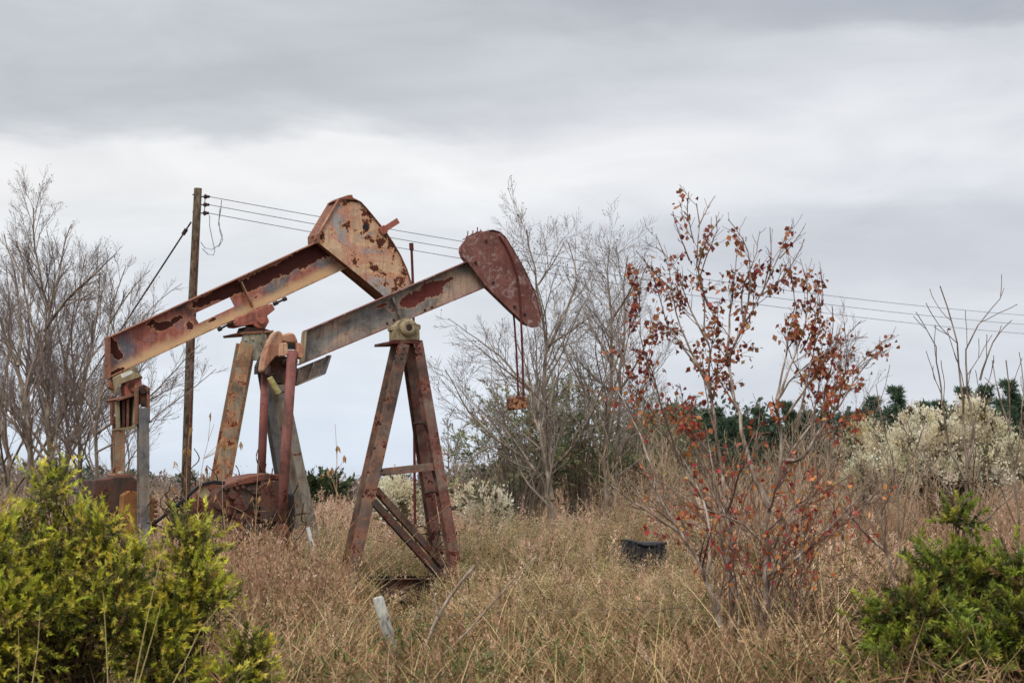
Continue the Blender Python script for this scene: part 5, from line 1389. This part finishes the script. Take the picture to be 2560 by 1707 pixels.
# long culms that have toppled across one another
sp = Soup(); X, Y = scatter(3800, 12.5, 27)
blades(sp, X, Y, hmap(X, Y) * rngG.uniform(1.0, 1.8, 3800), np.full(3800, .0085), palette(rngG, 3800, [(206, 178, 130), (188, 158, 114), (216, 194, 150), (164, 134, 98)], .1), .55, .35, 5)
tag(link_mesh('toppled_straw', sp.mesh('toppled_straw'), M_DRY), 'long pale straws leaning across one another in the near grass', 'grass', kind='stuff')
def tangle(name, label, n, y0, y1, keep, cols, size, per=90):
    """dead weeds as a tangle of short crooked twigs"""
    sp = Soup(); X, Y = scatter(n, y0, y1); q = keep(X, Y); X, Y = X[q], Y[q]; n = len(X)
    hh = hmap(X, Y) * rngG.uniform(.5, 1.05, n)
    off = rand_dirs(rngG, n * per).reshape(n, per, 3) * (rngG.random((n, per, 1)) ** .5) * np.array((.30, .25, .55)) * size
    pos = np.stack([X, Y, gz(X, Y) + hh * .5], -1)[:, None, :] + off * hh[:, None, None] * 1.6
    c = np.repeat(palette(rngG, n, cols, .16), per, 0) * (1 + .22 * rngG.normal(size=(n * per, 1)))
    add_leaves(sp, pos.reshape(-1, 3), rand_dirs(rngG, n * per) + np.array((0, 0, .35)), rand_dirs(rngG, n * per), rngG.uniform(.06, .2, n * per), rngG.uniform(.005, .012, n * per), np.clip(c, .01, .8), .1)
    tag(link_mesh(name, sp.mesh(name), M_DRY), label, 'weeds', kind='stuff')
tangle('brown_weeds', 'tangled dead brown weeds low in the foreground', 950, 12, 22, lambda X, Y: ((pxof(X, Y) > 480) & (pxof(X, Y) < 1180) & (Y < 19)) | (pxof(X, Y) > 1700) & (Y < 20) | (rngG.random(len(X)) < .14),
       [(144, 114, 86), (120, 92, 68), (166, 134, 102), (98, 74, 56), (130, 102, 78)], 1.0, 100)
tangle('dark_brush', 'dark tangled brush at the foot of the red-leaved tree', 900, 15.5, 22, lambda X, Y: (pxof(X, Y) > 1800) & (pxof(X, Y) < 2260) & (Y > 16.6),
       [(84, 62, 48), (104, 78, 60), (70, 52, 42), (124, 94, 72)], 1.15, 110)
tangle('standing_weeds', 'tall brown dead weeds standing in clumps round the pumpjack legs and over the middle field', 2300, 18.5, 40, lambda X, Y: patch(X, Y, 3.3) > .45,
       [(98, 74, 54), (126, 98, 72), (78, 60, 46), (140, 112, 82), (92, 84, 52), (66, 52, 40)], 1.35, 80)
sp = Soup(); X, Y = scatter(2300, 13, 38); q = patch(X, Y, 9.1) > .5; X, Y = X[q], Y[q]; n = len(X); per = 46
off = rand_dirs(rngG, n * per).reshape(n, per, 3) * np.array((.20, .18, .22)) * rngG.random((n, per, 1)) ** .5
pos = np.stack([X, Y, gz(X, Y) + hmap(X, Y) * .42], -1)[:, None, :] + off * (1 + (Y / 30))[:, None, None]
c = np.repeat(palette(rngG, n, [(92, 106, 54), (112, 122, 66), (78, 92, 48), (124, 124, 74)], .14), per, 0) * (1 + .18 * rngG.normal(size=(n * per, 1)))
add_leaves(sp, pos.reshape(-1, 3), rand_dirs(rngG, n * per) + np.array((0, 0, .7)), rand_dirs(rngG, n * per), rngG.uniform(.04, .10, n * per), rngG.uniform(.012, .026, n * per), np.clip(c, .01, .6), .2)
tag(link_mesh('green_weeds', sp.mesh('green_weeds'), M_LEAF), 'patches of leafy green weeds low in the dry grass', 'weeds', kind='stuff')
# brown weeds with hanging pods in front of the machinery
sp = Soup(); n = 640; pxr = rngG.uniform(400, 830, n); Y = rngG.uniform(19.5, 26, n); X = (pxr - W / 2) / F * Y
Hh = rngG.uniform(.55, 1.25, n) * np.interp(pxr, [400, 520, 640, 760, 830], [.8, 1.15, 1.2, 1.0, .8]); c = palette(rngG, n, [(168, 132, 104), (186, 152, 120), (140, 106, 84)], .12)
tip, d = blades(sp, X, Y, Hh, np.full(n, .008), c * .8, .16, .22)
per = 26; r = rngG.random((n, per, 1))
pos = tip[:, None, :] - np.array((0, 0, .6)) * Hh[:, None, None] * r + rngG.normal(size=(n, per, 3)) * .075 * (.4 + r)
add_leaves(sp, pos.reshape(-1, 3), rngG.normal(size=(n * per, 3)) * .4 + np.array((0, 0, -1.0)), rand_dirs(rngG, n * per), rngG.uniform(.04, .085, n * per), rngG.uniform(.016, .03, n * per),
           np.clip(np.repeat(c, per, 0) * (1 + .2 * rngG.normal(size=(n * per, 1))), .01, .8), .25)
tag(link_mesh('pod_weeds', sp.mesh('pod_weeds'), M_LEAF), 'brown weeds hung with dry pods in front of the gearboxes', 'weeds', kind='stuff')

def plumes(name, label, n, y0, y1, cols, size, hs, x_lo=-.33, x_hi=.33, mask=None):
    sp = Soup(); X, Y = scatter(n, y0, y1, .9, x_lo, x_hi)
    if mask is not None:
        k = mask(X, Y); X, Y = X[k], Y[k]
    n = len(X)
    Hh = hmap(X, Y) * rngG.uniform(.8, 1.2, n) * hs
    c = palette(rngG, n, cols, .1)
    tip, d = blades(sp, X, Y, Hh, np.full(n, .004) * Y / 18, c * .85, .10, .14)
    d = nrm(d); per = 22
    t = rngG.random((n, per, 1)); L = (size * rngG.uniform(.7, 1.3, n))[:, None, None]
    pos = tip[:, None, :] - d[:, None, :] * L * t + rngG.normal(size=(n, per, 3)) * .05 * L * (1.2 - .6 * t)
    ax_ = d[:, None, :] * .9 + rngG.normal(size=(n, per, 3)) * .42
    cc_ = np.repeat(c, per, 0) * (1 + .12 * rngG.normal(size=(n * per, 1)))
    add_leaves(sp, pos.reshape(-1, 3), ax_.reshape(-1, 3), rand_dirs(rngG, n * per), np.repeat(size * .20 * np.ones(n), per), np.repeat(size * .055 * np.ones(n), per), np.clip(cc_, .01, .9), .2)
    o = link_mesh(name, sp.mesh(name), M_LEAF); tag(o, label, 'grass', kind='stuff')
plumes('plume_grass', 'pinkish feathery plume grass across the middle of the field', 6500, 21, 75, [(222, 184, 160), (206, 168, 142), (228, 198, 174), (194, 156, 130)], .34, 1.05)
plumes('seed_grass', 'tan bushy seed heads in the near grass', 1500, 13, 26, [(204, 166, 132), (186, 148, 116), (214, 182, 148)], .17, 1.1)

def fluff(name, label, n, y0, y1, x_lo, x_hi, cols, hs):
    """branching tan weeds with airy seed sprays"""
    sp = Soup(); X, Y = scatter(n, y0, y1, 1.0, x_lo, x_hi)
    Hh = hmap(X, Y) * rngG.uniform(.8, 1.25, n) * hs; c = palette(rngG, n, cols, .12)
    tip, d = blades(sp, X, Y, Hh, np.full(n, .007), c * .55, .10, .15)
    per = 90
    r = rngG.random((n, per, 1)); off = rand_dirs(rngG, n * per).reshape(n, per, 3) * r * np.array((.11, .11, .16)) * Hh[:, None, None] * 1.3
    pos = tip[:, None, :] - np.array((0, 0, .14)) * Hh[:, None, None] + off
    add_leaves(sp, pos.reshape(-1, 3), rand_dirs(rngG, n * per) + np.array((0, 0, .6)), rand_dirs(rngG, n * per), .020, .012, np.clip(np.repeat(c, per, 0) * (1 + .15 * rngG.normal(size=(n * per, 1))), .01, .9), .2)
    o = link_mesh(name, sp.mesh(name), M_LEAF); tag(o, label, 'weeds', kind='stuff')
fluff('airy_weeds', 'tan weeds with airy seed sprays around the pumpjack legs', 2300, 19, 36, -.16, .10, [(186, 164, 120), (168, 144, 106), (196, 178, 140), (150, 132, 90)], 1.05)

# tall single weed stalks with hanging pods
def weed(label, base_px, Y, pts, pods, seed):
    rng = np.random.default_rng(seed)
    P = np.array([at(x, y, Y + .05 * i) for i, (x, y) in enumerate(pts)]); P[0][2] = 0
    org = P[0].copy(); root = empty('weed_stalk', tuple(org)); tag(root, label, 'weed', 'tall dry weed stalks with pods')
    sp = Soup(); P = guide_points(P, 14); polys = [(P - org, np.linspace(.006, .0022, 14))]
    pos, axs = [], []
    for (x, y) in pods:
        e = at(x, y, Y + .1); i = int(np.argmin(np.linalg.norm(P - e, axis=1))); i = max(1, i - 1)
        polys.append((guide_points([P[i] - org, (P[i] + e) / 2 - org + np.array((0, 0, .03)), e - org], 6), np.full(6, .002)))
        for _ in range(2): pos.append(e - org); axs.append(np.array((rng.normal() * .3, rng.normal() * .3, -1)))
    add_tubes(sp, polys, 4, lin(176, 146, 116)[:3])
    link_mesh('stem', sp.mesh('stem'), M_DRY, root)
    for j in range(0, len(pos), 2):
        s2 = Soup(); n = 2
        add_leaves(s2, np.array(pos[j:j + 2]) + np.array((0, 0, .05)), np.array(axs[j:j + 2]), rand_dirs(rng, n), .10, .035, palette(rng, n, [(178, 140, 92), (150, 112, 72)], .1), .3)
        link_mesh('seed_pod', s2.mesh('seed_pod'), M_LEAF, root)
W_ = [('dry pod-bearing stalk alone against the sky left of the front pumpjack legs', 20.5, [(835, 1560), (838, 1400), (842, 1220), (843, 1130), (838, 1060)], [(860, 1148), (822, 1182), (830, 1178), (843, 1125), (826, 1186)]),
      ('dry pod-bearing stalk in front of the utility pole base', 19, [(455, 1560), (462, 1400), (466, 1250), (466, 1140), (474, 1070)], [(464, 1130), (470, 1130), (480, 1078), (435, 1164), (432, 1225)]),
      ('dry pod-bearing stalk leaning right before the rear post leg', 19, [(470, 1560), (490, 1330), (500, 1180), (520, 1090), (535, 1060)], [(516, 1176), (560, 1105), (561, 1120), (588, 1115), (602, 1115), (527, 1042), (508, 1196)]),
      ('dry pod-bearing stalk in front of the front gearbox', 19.5, [(640, 1600), (632, 1450), (640, 1320), (640, 1230), (648, 1150)], [(674, 1205), (632, 1250), (610, 1290), (600, 1320), (650, 1250), (566, 1260), (583, 1310)]),
      ('dry pod-bearing stalk low beside the red crank', 19, [(600, 1600), (585, 1450), (560, 1320), (552, 1200), (560, 1170)], [(540, 1245), (572, 1330), (590, 1380), (560, 1280), (535, 1330), (612, 1360)])]
for i, (lb, Y, pts, pods) in enumerate(W_):
    weed(lb, None, Y, pts, pods, 900 + i)

# bleached branches lying in the grass
def stick(label, paths, Y, seed):
    m_ = MB()
    for pts, r0, r1 in paths:
        P = guide_points([at(x, y, Y + .02 * i) for i, (x, y) in enumerate(pts)], 12); m_.tube(P, list(np.linspace(r0, r1, 12)), 7)
    tag(m_.build('dead_branch', M_DEAD, None, 0, True), label, 'branch', 'bleached dead branches in the foreground')
stick('bleached dead branch slanting up right of the grey fence post', [([(1000, 1712), (1050, 1650), (1085, 1560), (1110, 1510), (1150, 1455), (1188, 1412)], .020, .014), ([(1095, 1540), (1088, 1500), (1080, 1470)], .008, .004)], 17.2, 1)
stick('long thin dead branch leaning right across the foreground grass', [([(1080, 1660), (1150, 1600), (1220, 1520), (1300, 1430), (1340, 1390)], .012, .005)], 17.0, 2)

# long bright straws bending over the front shrubs
sp = Soup()
for (pts, w_) in (([(335, 1712), (360, 1580), (385, 1470), (398, 1400), (420, 1330)], .004), ([(345, 1712), (375, 1610), (395, 1540), (405, 1500)], .004), ([(430, 1712), (470, 1640), (500, 1570), (545, 1520)], .004), ([(270, 1712), (265, 1600), (258, 1480)], .004),
                  ([(80, 1712), (95, 1620), (100, 1520)], .004), ([(45, 1712), (47, 1640), (46, 1570)], .003)):
    P = guide_points([at(x, y, 12.1) for x, y in pts], 10); add_tubes(sp, [(P, np.linspace(w_, w_ * .4, 10))], 4, lin(196, 176, 120)[:3])
tag(link_mesh('straw_grass', sp.mesh('straw_grass'), M_DRY), 'long bright straws rising in front of the lower left shrubs', 'grass', kind='stuff')
